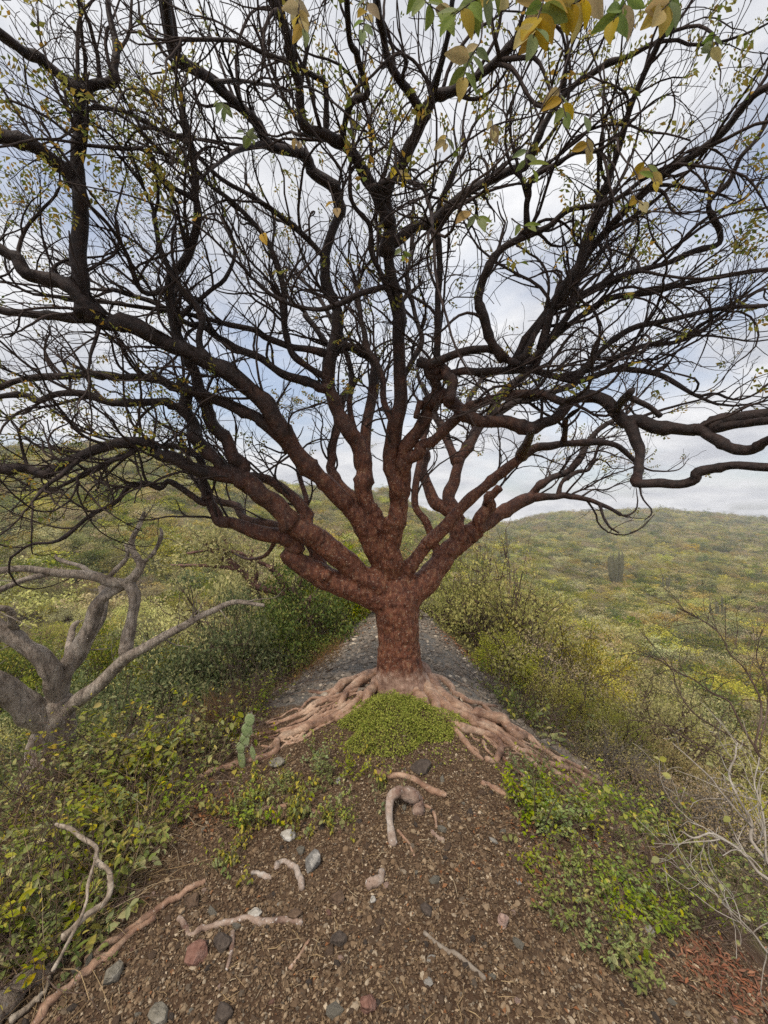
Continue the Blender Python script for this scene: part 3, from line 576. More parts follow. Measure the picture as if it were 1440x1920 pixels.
def root_path(pts, r0, r1, lift=0.3, arch=0.0):
    P = catmull(np.asarray(pts, float), 5)
    s = np.linspace(0, 1, len(P)); rp = r0 + (r1 - r0) * s
    Q = []; rr = []
    for (x, y), r_, t in zip(P, rp, s):
        g = G(x, y); rad = r_ * g[1] / F
        Q.append(g + np.array([0, 0, rad * lift + arch * math.sin(math.pi * t)])); rr.append(rad)
    return np.array(Q), np.array(rr)
ROOTS = [
 ([(722, 1272), (704, 1288), (692, 1308), (680, 1328), (655, 1345), (630, 1354)], 13, 5),
 ([(718, 1268), (690, 1280), (662, 1292), (646, 1310), (636, 1326)], 11, 5),
 ([(716, 1266), (682, 1273), (650, 1286), (615, 1310), (590, 1325), (570, 1340), (540, 1352), (505, 1365)], 10, 3),
 ([(690, 1300), (668, 1318), (640, 1342), (600, 1362), (560, 1376), (530, 1386), (516, 1400), (518, 1412), (490, 1425), (450, 1435), (420, 1445), (380, 1460), (345, 1480)], 8, 6),
 ([(640, 1306), (600, 1322), (575, 1335), (540, 1350), (500, 1360)], 5, 2.5),
 ([(650, 1325), (615, 1340), (565, 1364), (525, 1376)], 6, 3),
 ([(700, 1275), (672, 1276), (640, 1290), (612, 1300), (580, 1300)], 7, 3),
 ([(735, 1288), (715, 1292), (700, 1300), (688, 1310)], 13, 8),
 ([(660, 1335), (620, 1356), (590, 1372), (560, 1392), (530, 1400)], 4, 2),
 ([(600, 1330), (570, 1352), (545, 1362), (510, 1384), (470, 1392)], 4, 2),
 ([(775, 1262), (795, 1266), (832, 1281), (848, 1297), (859, 1314)], 10, 6),
 ([(790, 1272), (809, 1290), (832, 1316), (863, 1336), (891, 1347), (922, 1355), (945, 1367), (965, 1382), (984, 1380)], 17, 8),
 ([(785, 1280), (805, 1300), (824, 1318), (842, 1336), (871, 1347), (891, 1363), (918, 1371), (941, 1384)], 14, 6),
 ([(815, 1330), (835, 1346), (858, 1359), (880, 1368), (905, 1376)], 8, 5),
 ([(838, 1352), (860, 1369), (891, 1376), (922, 1385), (938, 1394), (941, 1409), (930, 1425), (912, 1431)], 8, 7),
 ([(846, 1362), (862, 1382), (875, 1398), (887, 1413), (904, 1427)], 7, 4),
 ([(845, 1300), (871, 1316), (898, 1324), (930, 1328)], 6, 4),
 ([(930, 1380), (945, 1392), (968, 1406), (1000, 1421), (1027, 1444), (1058, 1464), (1089, 1483), (1125, 1502)], 7, 6),
 ([(960, 1368), (988, 1382), (1011, 1398), (1038, 1421), (1077, 1437), (1110, 1454)], 6, 4),
 ([(1030, 1436), (1054, 1444), (1081, 1448), (1097, 1460), (1125, 1478)], 6, 5),
 ([(755, 1282), (778, 1300), (792, 1318), (798, 1336)], 18, 9),
 ([(765, 1275), (790, 1292), (812, 1318), (822, 1342), (842, 1356)], 18, 7),
 ([(790, 1310), (778, 1322), (765, 1326)], 10, 7),
 ([(800, 1322), (792, 1336), (806, 1344)], 8, 5),
 ([(870, 1386), (880, 1402), (894, 1408), (898, 1422)], 4, 2.5),
 ([(905, 1392), (912, 1410), (925, 1420)], 4, 2.5),
 ([(940, 1420), (960, 1440), (985, 1462), (1000, 1490)], 4, 3),
 ([(850, 1318), (880, 1340), (905, 1350), (935, 1358)], 6, 4),
 ([(890, 1352), (925, 1368), (960, 1392), (990, 1404)], 7, 5),
 ([(1000, 1400), (1030, 1415), (1060, 1440), (1090, 1470)], 4, 3),
 ([(905, 1325), (935, 1350), (970, 1366), (1000, 1392)], 5, 4),
 ([(985, 1420), (1010, 1445), (1040, 1475), (1075, 1500)], 5, 3),
]
for k in range(30):
    if k % 2:
        x, y = rng.uniform(800, 900), 0; y = 1296 + (x - 800) * 0.62 + rng.normal() * 8; ax, ay = rng.uniform(0.8, 1.1), rng.uniform(0.35, 0.75)
    else:
        x, y = rng.uniform(590, 700), 0; y = 1290 + (700 - x) * 0.52 + rng.normal() * 8; ax, ay = -rng.uniform(0.8, 1.1), rng.uniform(0.3, 0.62)
    pts = [(x, y)]; st = rng.uniform(14, 30)
    for _ in range(rng.integers(4, 8)):
        x += ax * st + rng.normal() * 5; y += ay * st + rng.normal() * 7; pts.append((x, y))
    r0 = rng.uniform(2.2, 5.5); ROOTS.append((pts, r0, r0 * 0.5))
rpaths = []
for pts, r0, r1 in ROOTS:
    Q, rr = root_path(pts, r0 * 0.9, r1 * 0.95, 0.6)
    rpaths.append((Q, rr))
    if len(rpaths) <= 32 and pts[0][1] < 1290 and 700 < pts[0][0] < 800:      # the ones that leave the trunk join its skin
        c = np.array([0.13, TY, Q[0][2] + 0.16]); mid = (Q[0] + c) / 2 + np.array([0, 0, 0.0])
        L = np.vstack([c, mid, Q[:4]])
        one_tube(tb, catmull(L, 4), np.interp(np.linspace(0, 1, len(catmull(L, 4))), [0, 0.4, 1], [0.11, rr[0] * 1.35, rr[3]]), 12)
raw = ob('trunk', tb.mesh('trunk_raw'), tree)
md = raw.modifiers.new('fuse', 'REMESH'); md.mode = 'VOXEL'; md.voxel_size = 0.009
m2 = raw.modifiers.new('smooth', 'SMOOTH'); m2.factor = 0.5; m2.iterations = 6
dg = bpy.context.evaluated_depsgraph_get()
tm = bpy.data.meshes.new_from_object(raw.evaluated_get(dg)); tm.name = 'trunk'
# bark relief: irregular swellings and creases round the limbs
co = np.empty(len(tm.vertices) * 3, np.float32); tm.vertices.foreach_get('co', co); co = co.reshape(-1, 3).astype(float)
nv = np.empty(len(tm.vertices) * 3, np.float32); tm.vertices.foreach_get('normal', nv); nv = nv.reshape(-1, 3)
rel = vnoise(co[:, 0] * 7 + co[:, 1] * 4, co[:, 2] * 7 + co[:, 1] * 3, 11) * 0.018 + vnoise(co[:, 0] * 26 + co[:, 1] * 14, co[:, 2] * 34, 12) * 0.011
co += nv * rel[:, None]
tm.vertices.foreach_set('co', co.astype(np.float32).ravel())
tm.polygons.foreach_set('use_smooth', np.ones(len(tm.polygons), bool)); tm.update()
tm.materials.clear(); tm.materials.append(M_TRUNK)
ds = 1 - sstep(0.03, 0.26, co[:, 2] - height(co[:, 0], co[:, 1]))
a = tm.attributes.new('dust', 'FLOAT', 'POINT'); a.data.foreach_set('value', ds.astype(np.float32))
raw.modifiers.clear(); raw.data = tm
for Q, rr in rpaths:
    mb = MB(); rr = rr * (1 + 0.12 * cn(len(rr), 2.5))
    one_tube(mb, rough_path(Q, rr, 0.18), rr, 9, 0.06)
    ob('root', mb.mesh('root', M_ROOT), tree)

LIMB = {}
for k, d in TR.items():
    if k == 'trunk': continue
    Q, rad = d['Q'], d['rad'].copy()
    if k in SPLIT:
        a0 = SPLIT[k] - 1
        if a0 >= len(Q) - 2: LIMB[k] = raw; continue
        Q, rad = Q[a0:], rad[a0:]
    else:
        n_ = min(4, len(rad)); rad[:n_] *= np.linspace(1.35, 1.0, n_)
    rad = rad * (1 + 0.07 * cn(len(rad), 3))
    kn = rng.random(len(rad)) < 0.08; kn[:3] = False; rad = rad * np.where(kn, 1.2, 1.0)
    mb = MB(); one_tube(mb, rough_path(Q, rad, 0.09 if d['kind'] == 'limb' else 0.2), rad, 14 if rad.max() > 0.025 else 9, 0.08)
    r_mean = rad.mean()
    me = mb.mesh('limb' if d['kind'] == 'limb' else 'branch', M_LIMB if (d['kind'] == 'limb' or k in ('A3', 'A4', 'B5', 'D3', 'D4', 'G4', 'I1', 'I2', 'I3', 'B1', 'E2')) else M_BRANCH)
    if d['kind'] == 'limb': LIMB[k] = ob('limb', me, tree)
    else:
        p = d['parent']
        while p not in LIMB: p = TR[p]['parent']
        LIMB[k] = LIMB[p]; ob('branch', me, LIMB[p])

# ---- twigs grown from the traced branches
def proj(p): return 720 + F * p[0] / max(p[1], 0.05), 960 - F * (p[2] - CZ) / max(p[1], 0.05)
CENTER = np.array([0.13, TY, 1.2])
def grow(p, d, L, n, up, wob):
    step = L / (n - 1); P = [p]; d = d / np.linalg.norm(d); c = p
    bend = rng.normal(size=3) * wob * 0.6
    for i in range(n - 1):
        if rng.random() < 0.3: bend = rng.normal(size=3) * wob
        d = d + bend * 0.6 + rng.normal(size=3) * wob * 0.35; d[2] += up
        d = d / math.sqrt(d[0] ** 2 + d[1] ** 2 + d[2] ** 2)
        c = c + d * step; P.append(c)
    return np.array(P)
def ok(P):
    if P[:, 1].min() < 0.85 or P[:, 2].min() < 0.5: return False
    x, y = proj(P[-1])
    if x < -150 or x > 1590 or y < -170: return False
    lim = 1060 if x < 330 else (940 if x < 600 else 850 if x < 1000 else 990 if 1080 < x < 1230 else 900)
    return y < lim
L1 = []; L2 = []; L3 = []
def spawn(Q, rad, k_per_m, s0, lenf, store, n, maxr, ang, up, wob):
    seg = np.linalg.norm(np.diff(Q, axis=0), axis=1); cum = np.concatenate([[0], np.cumsum(seg)]); tot = cum[-1]
    cnt = rng.poisson(k_per_m * tot * (1 - s0)) 
    for _ in range(cnt):
        s = rng.uniform(s0, 1.0) * tot
        i = min(np.searchsorted(cum, s, side='right') - 1, len(Q) - 2); f = (s - cum[i]) / max(seg[i], 1e-6)
        p = Q[i] * (1 - f) + Q[i + 1] * f; t = Q[i + 1] - Q[i]; t = t / (np.linalg.norm(t) + 1e-9)
        a = R(rng.uniform(*ang)); side = rng.normal(size=3); side -= side.dot(t) * t; side[2] += 0.25; side /= np.linalg.norm(side)
        outw = p - CENTER; outw /= np.linalg.norm(outw)
        d = t * math.cos(a) + side * math.sin(a) + outw * 0.35
        L = lenf * rng.uniform(0.5, 1.35) * (1 - 0.35 * s / tot)
        r_ = min(maxr, (rad[i]) * 0.55)
        P = grow(p, d, L, n, up, wob)
        if ok(P): store.append((P, np.linspace(r_, max(0.0014, r_ * 0.35), n)))
for k, d in TR.items():
    if k in ('trunk', 'K7', 'K8', 'K10', 'K11', 'K12', 'J22', 'H1'): continue
    Q, rad = d['Q'], d['rad']
    main = k in ('A', 'B', 'C', 'D', 'E', 'G', 'H', 'I')
    s0 = {'A': 0.75, 'B': 0.7, 'C': 0.4, 'D': 0.4, 'E': 0.45, 'G': 0.6, 'H': 0.45, 'I': 0.3, 'E2': 0.6}.get(k, 0.15)
    dens = 7.0 if not main else 4.5
    if k in ('K1', 'K4', 'K5', 'K6', 'C2', 'C3', 'C1'): dens = 3.0
    spawn(Q, rad, dens * 1.2, s0, 0.78, L1, 14, 0.0105, (20, 62), 0.035, 0.30)
    tip, rt = Q[-1], rad[-1]
    x, y = proj(tip)
    if -20 < x < 1460 and y > -20 and k not in ('K4',):
        t = Q[-1] - Q[-3]
        for _ in range(3):
            P = grow(tip, t / np.linalg.norm(t) + rng.normal(size=3) * 0.35, rng.uniform(0.45, 0.95), 14, 0.04, 0.28)
            if ok(P): L1.append((P, np.linspace(min(rt * 0.8, 0.010), 0.002, 14)))
for P, r_ in L1: spawn(P, r_, 9.0, 0.15, 0.36, L2, 8, 0.0055, (25, 65), 0.03, 0.34)
for P, r_ in L2: spawn(P, r_, 8.0, 0.25, 0.17, L3, 5, 0.0028, (25, 65), 0.04, 0.34)
print('TWIGS', len(L1), len(L2), len(L3))
L1.sort(key=lambda t: -t[1][0] * len(t[0]) * np.linalg.norm(t[0][-1] - t[0][0]) / t[0][:, 1].mean())
NB = 180
for P, r_ in L1[:NB]:
    mb = MB(); one_tube(mb, P, r_, 6, 0.05); ob('small_branch', mb.mesh('small_branch', M_TWIG), tree)
tw = MB()
for lst, sd_ in ((L1[NB:], 5), (L2, 4), (L3, 3)):
    if lst:
        v, q = tubes(np.array([a for a, _ in lst]), np.array([b for _, b in lst]), sd_); tw.add(v, q)
ob('twigs', tw.mesh('twigs', M_TWIG), tree, kind='stuff')

# ---- small pinnate leaves at twig tips
Cn, Dn, Un, Ln = [], [], [], []
def leafy(x, y):
    v = 0.05 + 0.16 * (x > 900) * (y < 480) + 0.25 * (x < 330) * (130 < y < 420) + 0.10 * (520 < x < 900) * (y < 450) + 0.10 * (y > 700) * (y < 900)
    return 1.7 * v * (0.25 + 1.9 * max(0, vnoise(np.array(x / 110.), np.array(y / 110.), 21) + 0.45))
for P, r_ in L2 + L3:
    x, y = proj(P[-1])
    if rng.random() > leafy(x, y): continue
    tip = P[-1]; d = nrm(P[-1] - P[-2]); ax = nrm(d + rng.normal(size=3) * 0.5 + np.array([0, 0, -0.3]))
    nl = rng.integers(2, 5); s_ = perp(ax[None])[0]; u_ = np.cross(ax, s_)
    L0 = rng.uniform(0.016, 0.034)
    for i in range(nl):
        base = tip + ax * L0 * 0.8 * (i + 0.3)
        for sg in (-1, 1):
            Cn.append(base); dd_ = nrm(s_ * sg + ax * 0.5 + rng.normal(size=3) * 0.25 + np.array([0, 0, -0.35])); Dn.append(dd_); Un.append(nrm(u_ + rng.normal(size=3) * 0.4)); Ln.append(L0 * rng.uniform(0.75, 1.2))
    Cn.append(tip + ax * L0 * 0.8 * nl); Dn.append(ax); Un.append(u_); Ln.append(L0)
if Cn:
    Dn = np.array(Dn); Un = np.array(Un); Un = nrm(Un - (Un * Dn).sum(-1, keepdims=True) * Dn); Ln = np.array(Ln)
    lm = MB(); v, t = leaf_quads(np.array(Cn), Dn, Un, Ln, Ln * 0.55); lm.add(v, t=t)
    ob('foliage', lm.mesh('foliage', M_LEAF_TREE), tree, kind='stuff')
print('LEAFLETS', len(Cn))

# ---- large leaves on the twigs that hang over the path near the eye
def big_leaf_mesh(name, m_, L=1.0, w=0.5, curl=0.2):
    mb = MB(); n = 7
    s = np.linspace(0, 1, n); half = w * 0.5 * np.sin(np.pi * np.clip(s, 0.02, 0.98) ** 0.85) ** 0.8
    rows = []
    for si, hh in zip(s, half):
        z = -curl * si * si * L
        for u_ in (-1, -0.5, 0, 0.5, 1): rows.append((u_ * hh, si * L, z + abs(u_) * hh * 0.35))
    q = [[r_ * 5 + c, r_ * 5 + c + 1, (r_ + 1) * 5 + c + 1, (r_ + 1) * 5 + c] for r_ in range(n - 1) for c in range(4)]
    mb.add(rows, q); return mb.mesh(name, m_)
BL = [big_leaf_mesh('leaf', m_, 1, w, c) for m_, w, c in ((M_LEAF_G, 0.5, 0.25), (M_LEAF_G, 0.42, 0.1), (M_LEAF_Y, 0.55, 0.3), (M_LEAF_Y, 0.62, 0.15))]
SPRIG = [  # pixel path, depth, leaf length in px, share of yellow, leaf count
 ([(1010, -60), (960, -30), (900, -5), (850, 30)], 0.95, 52, 0.25, 14),
 ([(1010, -60), (1020, -10), (1010, 30), (1000, 70)], 0.95, 50, 0.5, 12),
 ([(1140, -60), (1110, -20), (1080, 5), (1040, 20)], 1.0, 50, 0.6, 12),
 ([(1180, -60), (1180, -15), (1165, 15), (1150, 40)], 1.0, 48, 0.35, 9),
 ([(1290, -60), (1270, -20), (1255, 5), (1240, 20)], 1.05, 46, 0.6, 8),
 ([(800, -60), (790, -20), (800, 5), (830, 25)], 1.0, 45, 0.2, 7),
 ([(700, -60), (690, -10), (685, 30), (680, 60)], 1.1, 34, 0.4, 7),
 ([(560, -50), (562, -5), (560, 25), (572, 60)], 1.1, 34, 0.75, 8),
 ([(905, 40), (900, 80), (880, 110), (868, 150)], 1.05, 40, 0.5, 9),
 ([(1070, 90), (1050, 160), (1055, 195), (1062, 220)], 1.3, 36, 0.3, 7),
 ([(1000, 240), (990, 275), (985, 300), (1000, 320)], 1.3, 34, 0.4, 5),
 ([(1110, 200), (1105, 240), (1100, 265), (1108, 285)], 1.3, 34, 0.9, 4),
 ([(870, 380), (880, 395), (890, 405), (900, 412)], 1.35, 32, 0.1, 5),
 ([(960, 410), (970, 418), (982, 424), (995, 425)], 1.35, 30, 0.1, 3),
 ([(1190, 280), (1205, 300), (1220, 320), (1230, 345)], 1.5, 26, 0.7, 6),
 ([(615, 340), (625, 370), (630, 385), (632, 395)], 1.5, 28, 0.9, 2),
 ([(480, 410), (488, 430), (492, 438), (495, 442)], 1.5, 26, 1.0, 1),
 ([(730, 290), (742, 310), (750, 325), (756, 335)], 1.4, 26, 0.9, 5),
 ([(545, 245), (552, 256), (556, 262), (560, 268)], 1.5, 24, 1.0, 2),
 ([(1180, 350), (1188, 366), (1196, 376), (1206, 384)], 1.5, 24, 1.0, 3),
 ([(400, 170), (410, 185), (418, 195), (428, 205)], 1.6, 22, 0.0, 6),
 ([(450, 235), (456, 245), (464, 255), (474, 262)], 1.6, 20, 0.0, 6),
 ([(740, 440), (750, 462), (756, 476), (762, 486)], 1.6, 20, 0.3, 4),
 ([(1350, 30), (1340, 60), (1335, 85), (1330, 100)], 1.5, 26, 0.1, 8),
 ([(920, 200), (922, 220), (924, 235), (926, 250)], 1.5, 26, 0.9, 3),
 ([(840, 230), (838, 250), (836, 262), (835, 270)], 1.5, 24, 0.3, 4),
]
for pts, Yd, lp, yel, cnt in SPRIG:
    P = catmull(np.array(pts, float), 4); Yv = np.linspace(Yd * 1.06, Yd, len(P))
    Q = np.array([W(p[0], p[1], y) for p, y in zip(P, Yv)])
    mb = MB(); one_tube(mb, Q, np.linspace(0.0028, 0.0012, len(Q)), 5)
    tw_ = ob('leafy_twig', mb.mesh('leafy_twig', M_TWIG), tree)
    for j in range(cnt):
        f = 0.35 + 0.65 * (j + 0.5) / cnt; i = min(int(f * (len(Q) - 1)), len(Q) - 2)
        p = Q[i] + (Q[i + 1] - Q[i]) * (f * (len(Q) - 1) - i)
        t = nrm(Q[i + 1] - Q[i]); sg = 1 if j % 2 else -1
        side = nrm(np.cross(t, [0, 1, 0]) + rng.normal(size=3) * 0.3) * sg
        d = nrm(t * rng.uniform(0.0, 0.6) + side + np.array([0, 0, -0.75]) + rng.normal(size=3) * 0.25) if j < cnt - 1 else nrm(t + [0, 0, -0.3])
        nvv = nrm(np.array([rng.normal() * 0.6, -1.0, rng.normal() * 0.6])); nvv = nrm(nvv - nvv.dot(d) * d); xx = np.cross(d, nvv)
        L = lp * p[1] / F * rng.uniform(0.7, 1.15)
        o = ob('leaf', BL[(2 if rng.random() < yel else 0) + rng.integers(2)], tw_)
        o.matrix_local = Matrix(((xx[0] * L, d[0] * L, nvv[0] * L, p[0]), (xx[1] * L, d[1] * L, nvv[1] * L, p[1]), (xx[2] * L, d[2] * L, nvv[2] * L, p[2]), (0, 0, 0, 1)))

# ------------------------------------------------------------------ grey bare tree
def small_tree(name, defs, Y0, m_, twm, label, cat, twig=(5, 0.3), up=0.04, base_flare=1.0, leafy_mat=None):
    root = ob(name, None, label=label, category=cat)
    loc = {}
    tws = []
    for i, (k, par, pts, r0, r1, de) in enumerate(defs):
        P = catmull(np.asarray(pts, float), 5)
        if par is None: y0 = Y0
        else:
            pp, yy = loc[par]; y0 = yy[np.argmin(np.hypot(pp[:, 0] - pts[0][0], pp[:, 1] - pts[0][1]))]
        Y = polyY(P, y0, de); loc[k] = (P, Y)
        Q = np.array([W(p[0], p[1], y) for p, y in zip(P, Y)]); rad = np.linspace(r0, r1, len(P)) * Y / F
        if par is None:
            g = float(height(Q[0, 0], Q[0, 1]))
            if Q[0, 2] > g - 0.05:
                ext = np.linspace(g - 0.1, Q[0, 2], 5)[:-1]
                Q = np.vstack([np.stack([np.full(4, Q[0, 0]), np.full(4, Q[0, 1]), ext], 1), Q]); rad = np.concatenate([np.linspace(rad[0] * 1.35 * base_flare, rad[0] * 1.05, 4), rad])
        else: rad[:3] *= [0.55, 0.85, 1.0]; Q[:2, 1] += 0.04
        rad = rad * (1 + 0.06 * cn(len(rad), 4))
        mb = MB(); one_tube(mb, rough_path(Q, rad, 0.07), rad, 20 if par is None else 14, 0.07 if par is None else 0.11)
        ob('trunk' if par is None else 'branch', mb.mesh('branch', m_), root)
        if par is not None and twig[0]: 
            spawn2(Q, rad, twig[0], 0.35, twig[1], tws, up)
    if tws:
        sub = []
        for P, r_ in tws: spawn2(P, r_, 7, 0.2, twig[1] * 0.5, sub, up)
        mb = MB(); v, q = tubes(np.array([a for a, _ in tws + sub]), np.array([b for _, b in tws + sub]), 4); mb.add(v, q)
        ob('twigs', mb.mesh('twigs', twm), root, kind='stuff')
    if leafy_mat:
        tips = np.array([P[-1] for P, _ in tws + sub] + [P[5] for P, _ in tws]); n = 3400; k = rng.integers(0, len(tips), n)
        C = tips[k] + rng.normal(size=(n, 3)) * 0.06; D = nrm(rng.normal(size=(n, 3))); U = np.array([0, 0, 1.]) + rng.normal(size=(n, 3)) * 0.5; U = nrm(U - (U * D).sum(-1, keepdims=True) * D); L = rng.uniform(0.03, 0.06, n)
        lm = MB(); v, t = leaf_quads(C, D, U, L, L * 0.6); lm.add(v, t=t); ob('foliage', lm.mesh('foliage', leafy_mat), root, kind='stuff')
    return root
def spawn2(Q, rad, per_m, s0, lenf, store, up, maxr=0.006):
    n = len(Q); L = np.linalg.norm(np.diff(Q, axis=0), axis=1).sum()
    for _ in range(rng.poisson(per_m * L)):
        i = rng.integers(int(s0 * (n - 2)), n - 1); t = nrm(Q[i + 1] - Q[i] if i + 1 < n else Q[i] - Q[i - 1])
        d = nrm(t + rng.normal(size=3) * 0.7 + np.array([0, 0, 0.3]))
        P = grow(Q[i], d, lenf * rng.uniform(0.4, 1.3), 8, up, 0.28); r_ = min(maxr, rad[i] * 0.6)
        store.append((P, np.linspace(r_, 0.0012, 8)))
small_tree('grey_tree', [
 ('t', None, [(98, 1425), (99, 1380), (102, 1345), (104, 1318)], 36, 26, 3.05),
 ('a', 't', [(98, 1340), (97, 1290), (96, 1258), (75, 1230), (45, 1207), (0, 1180), (-50, 1150)], 18, 12, 2.69),
 ('b', 't', [(106, 1335), (112, 1285), (125, 1250), (150, 1210), (172, 1162), (186, 1128), (205, 1113), (240, 1090), (263, 1060), (252, 1042), (246, 1020), (262, 985), (270, 960)], 17, 3, 3.14),
 ('c', 'b', [(236, 1094), (251, 1113), (247, 1160), (238, 1205), (234, 1232)], 10, 11, 3.05),
 ('d', 't', [(108, 1345), (150, 1312), (190, 1283), (232, 1236), (280, 1210), (340, 1175), (390, 1150), (436, 1130), (495, 1135)], 15, 3, 2.78),
 ('e', 't', [(98, 1385), (62, 1335), (20, 1300), (-60, 1255)], 23, 20, 2.60),
 ('f', 'b', [(236, 1094), (203, 1090), (172, 1080), (100, 1075), (50, 1066), (0, 1070), (-40, 1066)], 9, 6, 2.69),
 ('g', 'f', [(90, 1076), (45, 1088), (0, 1106), (-30, 1118)], 6, 4, 2.60),
 ('h', 'b', [(122, 1262), (130, 1215), (135, 1180), (148, 1165)], 8, 4, 3.32),
 ('i', 'f', [(200, 1090), (215, 1070), (238, 1045), (236, 1020)], 5, 3, 3.14),
 ('j', 'f', [(172, 1080), (150, 1062), (110, 1050), (105, 1040)], 5, 2, 3.05),
 ('k', 'a', [(20, 1190), (22, 1150), (0, 1140), (-20, 1145)], 7, 5, 2.60),
 ('l', 'b', [(260, 1062), (285, 1040), (303, 1005), (300, 990)], 5, 2, 3.23),
 ('m', 't', [(102, 1330), (118, 1280), (140, 1240), (180, 1180), (195, 1130), (193, 1100)], 12, 8, 3.41),
], 3.05, M_GREY, M_DEAD, 'bare grey tree with cracked bark on the slope beside dark green bushes', 'tree', (5, 0.22))

# the smaller red tree down the far slope
small_tree('small_red_tree', [
 ('t', None, [(585, 1180), (575, 1150), (566, 1130)], 16, 11, 6.4),
 ('a', 't', [(566, 1130), (545, 1110), (527, 1088), (515, 1070), (500, 1060)], 9, 4, 6.2),
 ('b', 't', [(567, 1130), (590, 1117), (605, 1100), (620, 1090)], 8, 4, 6.6),
 ('c', 't', [(566, 1132), (520, 1110), (478, 1097), (455, 1070), (430, 1055), (405, 1042), (385, 1020)], 8, 3, 6.0),
 ('d', 'c', [(455, 1072), (440, 1066), (410, 1062), (370, 1060), (320, 1060)], 5, 2, 5.8),
 ('e', 'c', [(440, 1060), (425, 1040), (425, 1018), (410, 1000)], 4, 2, 6.2),
 ('f', 't', [(566, 1132), (560, 1100), (566, 1070), (560, 1050)], 5, 3, 6.6),
 ('g', 'c', [(478, 1097), (480, 1070), (470, 1050), (474, 1030)], 5, 2, 6.3),
 ('h', 'a', [(500, 1062), (480, 1050), (440, 1035), (400, 1030), (350, 1038)], 4, 2, 6.0),
], 6.4, M_REDB, M_BROWN, 'small red-branched tree with pale leaf clumps left of the grey gravel slope'.replace('left of', 'beside'), 'tree', (7, 0.5), leafy_mat=M_BUSH['pale'])

# ------------------------------------------------------------------ shrubs
def bush_meshes(kind, nleaf, leaf, twig_mat, clumps=60, flat=0.75, twigs=70, droop=0.0, spread=0.17, seed=0):
    """a shrub of about 1 m radius: leaves gathered in clumps on forked stems"""
    th = rng.uniform(0, 2 * np.pi, clumps); el = np.arcsin(rng.uniform(-0.05, 1, clumps)); rr = rng.uniform(0.45, 1.0, clumps) ** 0.5 * (1 + 0.22 * rng.normal(size=clumps))
    C = np.stack([np.cos(th) * np.cos(el) * rr, np.sin(th) * np.cos(el) * rr, np.sin(el) * rr * flat * 1.25 + 0.12], 1)
    w = rng.uniform(0.4, 1.4, clumps); k = rng.choice(clumps, nleaf, p=w / w.sum())
    sz = rng.uniform(0.7, 1.4, clumps) * spread
    off = rng.normal(size=(nleaf, 3)); off = nrm(off) * (rng.random((nleaf, 1)) ** 0.45) * 1.5
    P = C[k] + off * sz[k][:, None] * np.array([1.15, 1.15, 0.6])
    P[:, 2] = np.maximum(P[:, 2], rng.uniform(0.0, 0.12, nleaf))
    D = nrm(nrm(P - np.array([0, 0, 0.1])) * 0.6 + rng.normal(size=P.shape) * 0.8 + np.array([0, 0, -droop]))
    U = np.array([0, 0, 1.0]) + rng.normal(size=P.shape) * 0.65; U = nrm(U - (U * D).sum(-1, keepdims=True) * D)
    L = leaf * rng.uniform(0.6, 1.4, nleaf)
    lm = MB(); v, t = leaf_quads(P, D, U, L, L * 0.55); lm.add(v, t=t)
    A = []; Bq = []
    for _ in range(twigs):
        c = C[rng.integers(clumps)] * rng.uniform(0.85, 1.15); b0 = rng.normal(size=3) * np.array([0.07, 0.07, 0]); 
        m_ = (b0 + c) / 2 + rng.normal(size=3) * 0.10 + np.array([0, 0, 0.08])
        A.append(catmull(np.array([b0, b0 * 0.4 + m_ * 0.6 + rng.normal(size=3) * 0.04, m_, c]), 3)); Bq.append(np.linspace(0.016, 0.003, len(A[-1])))
        for _ in range(3):
            q = A[-1][rng.integers(4, len(A[-1]))] if False else c * rng.uniform(0.7, 1.0)
            e = c + rng.normal(size=3) * 0.16
            A.append(catmull(np.array([q, (q + e) / 2 + rng.normal(size=3) * 0.03, (q + e * 2) / 3, e]), 3)); Bq.append(np.linspace(0.006, 0.002, len(A[-1])))
    bm_ = MB(); v, q = tubes(np.array(A), np.array(Bq), 3); bm_.add(v, q)
    return lm.mesh('foliage', M_BUSH[kind]), bm_.mesh('stems', twig_mat)
BUSH = {
 'olive': [bush_meshes('olive', 9000, 0.040, M_BROWN, 75, 0.62) for _ in range(3)],
 'dark': [bush_meshes('dark', 8000, 0.050, M_BROWN, 60, 0.85) for _ in range(3)],
 'lime': [bush_meshes('lime', 8500, 0.036, M_BROWN, 80, 0.66, twigs=110) for _ in range(2)],
 'pale': [bush_meshes('pale', 4200, 0.048, M_BROWN, 50, 0.7, spread=0.15) for _ in range(2)],
 'dry': [bush_meshes('dry', 3600, 0.036, M_DEAD, 60, 0.62, twigs=150) for _ in range(2)],
}
BNAME = {'lime': 'yellow_green_shrub', 'olive': 'olive_shrub', 'dark': 'dark_green_shrub', 'pale': 'pale_leaved_shrub', 'dry': 'dry_shrub'}
def bush(kind, x, y, rad, hgt, label, group, z=None, lift=0.0):
    fm, sm = BUSH[kind][rng.integers(len(BUSH[kind]))]
    zz = float(height(x, y)) - 0.04 + lift
    e = ob(BNAME[kind], None, loc=(x, y, zz), rot=(0, 0, rng.uniform(0, 6.28)), scale=(rad, rad, hgt), label=label, category='shrub', group=group)
    ob('foliage', fm, e, kind='stuff'); ob('stems', sm, e)
    return e
def cap_py(px, y):
    """nothing on the slopes rises above this line of the view"""
    if px < 620: return np.interp(px, [0, 300, 620], [1015, 1025, 1075]) if y < 12 else 850
    return np.interp(px, [640, 800, 950, 1050, 1200, 1440], [1120, 1110, 1062, 1110, 1180, 1225]) if y < 12 else 880
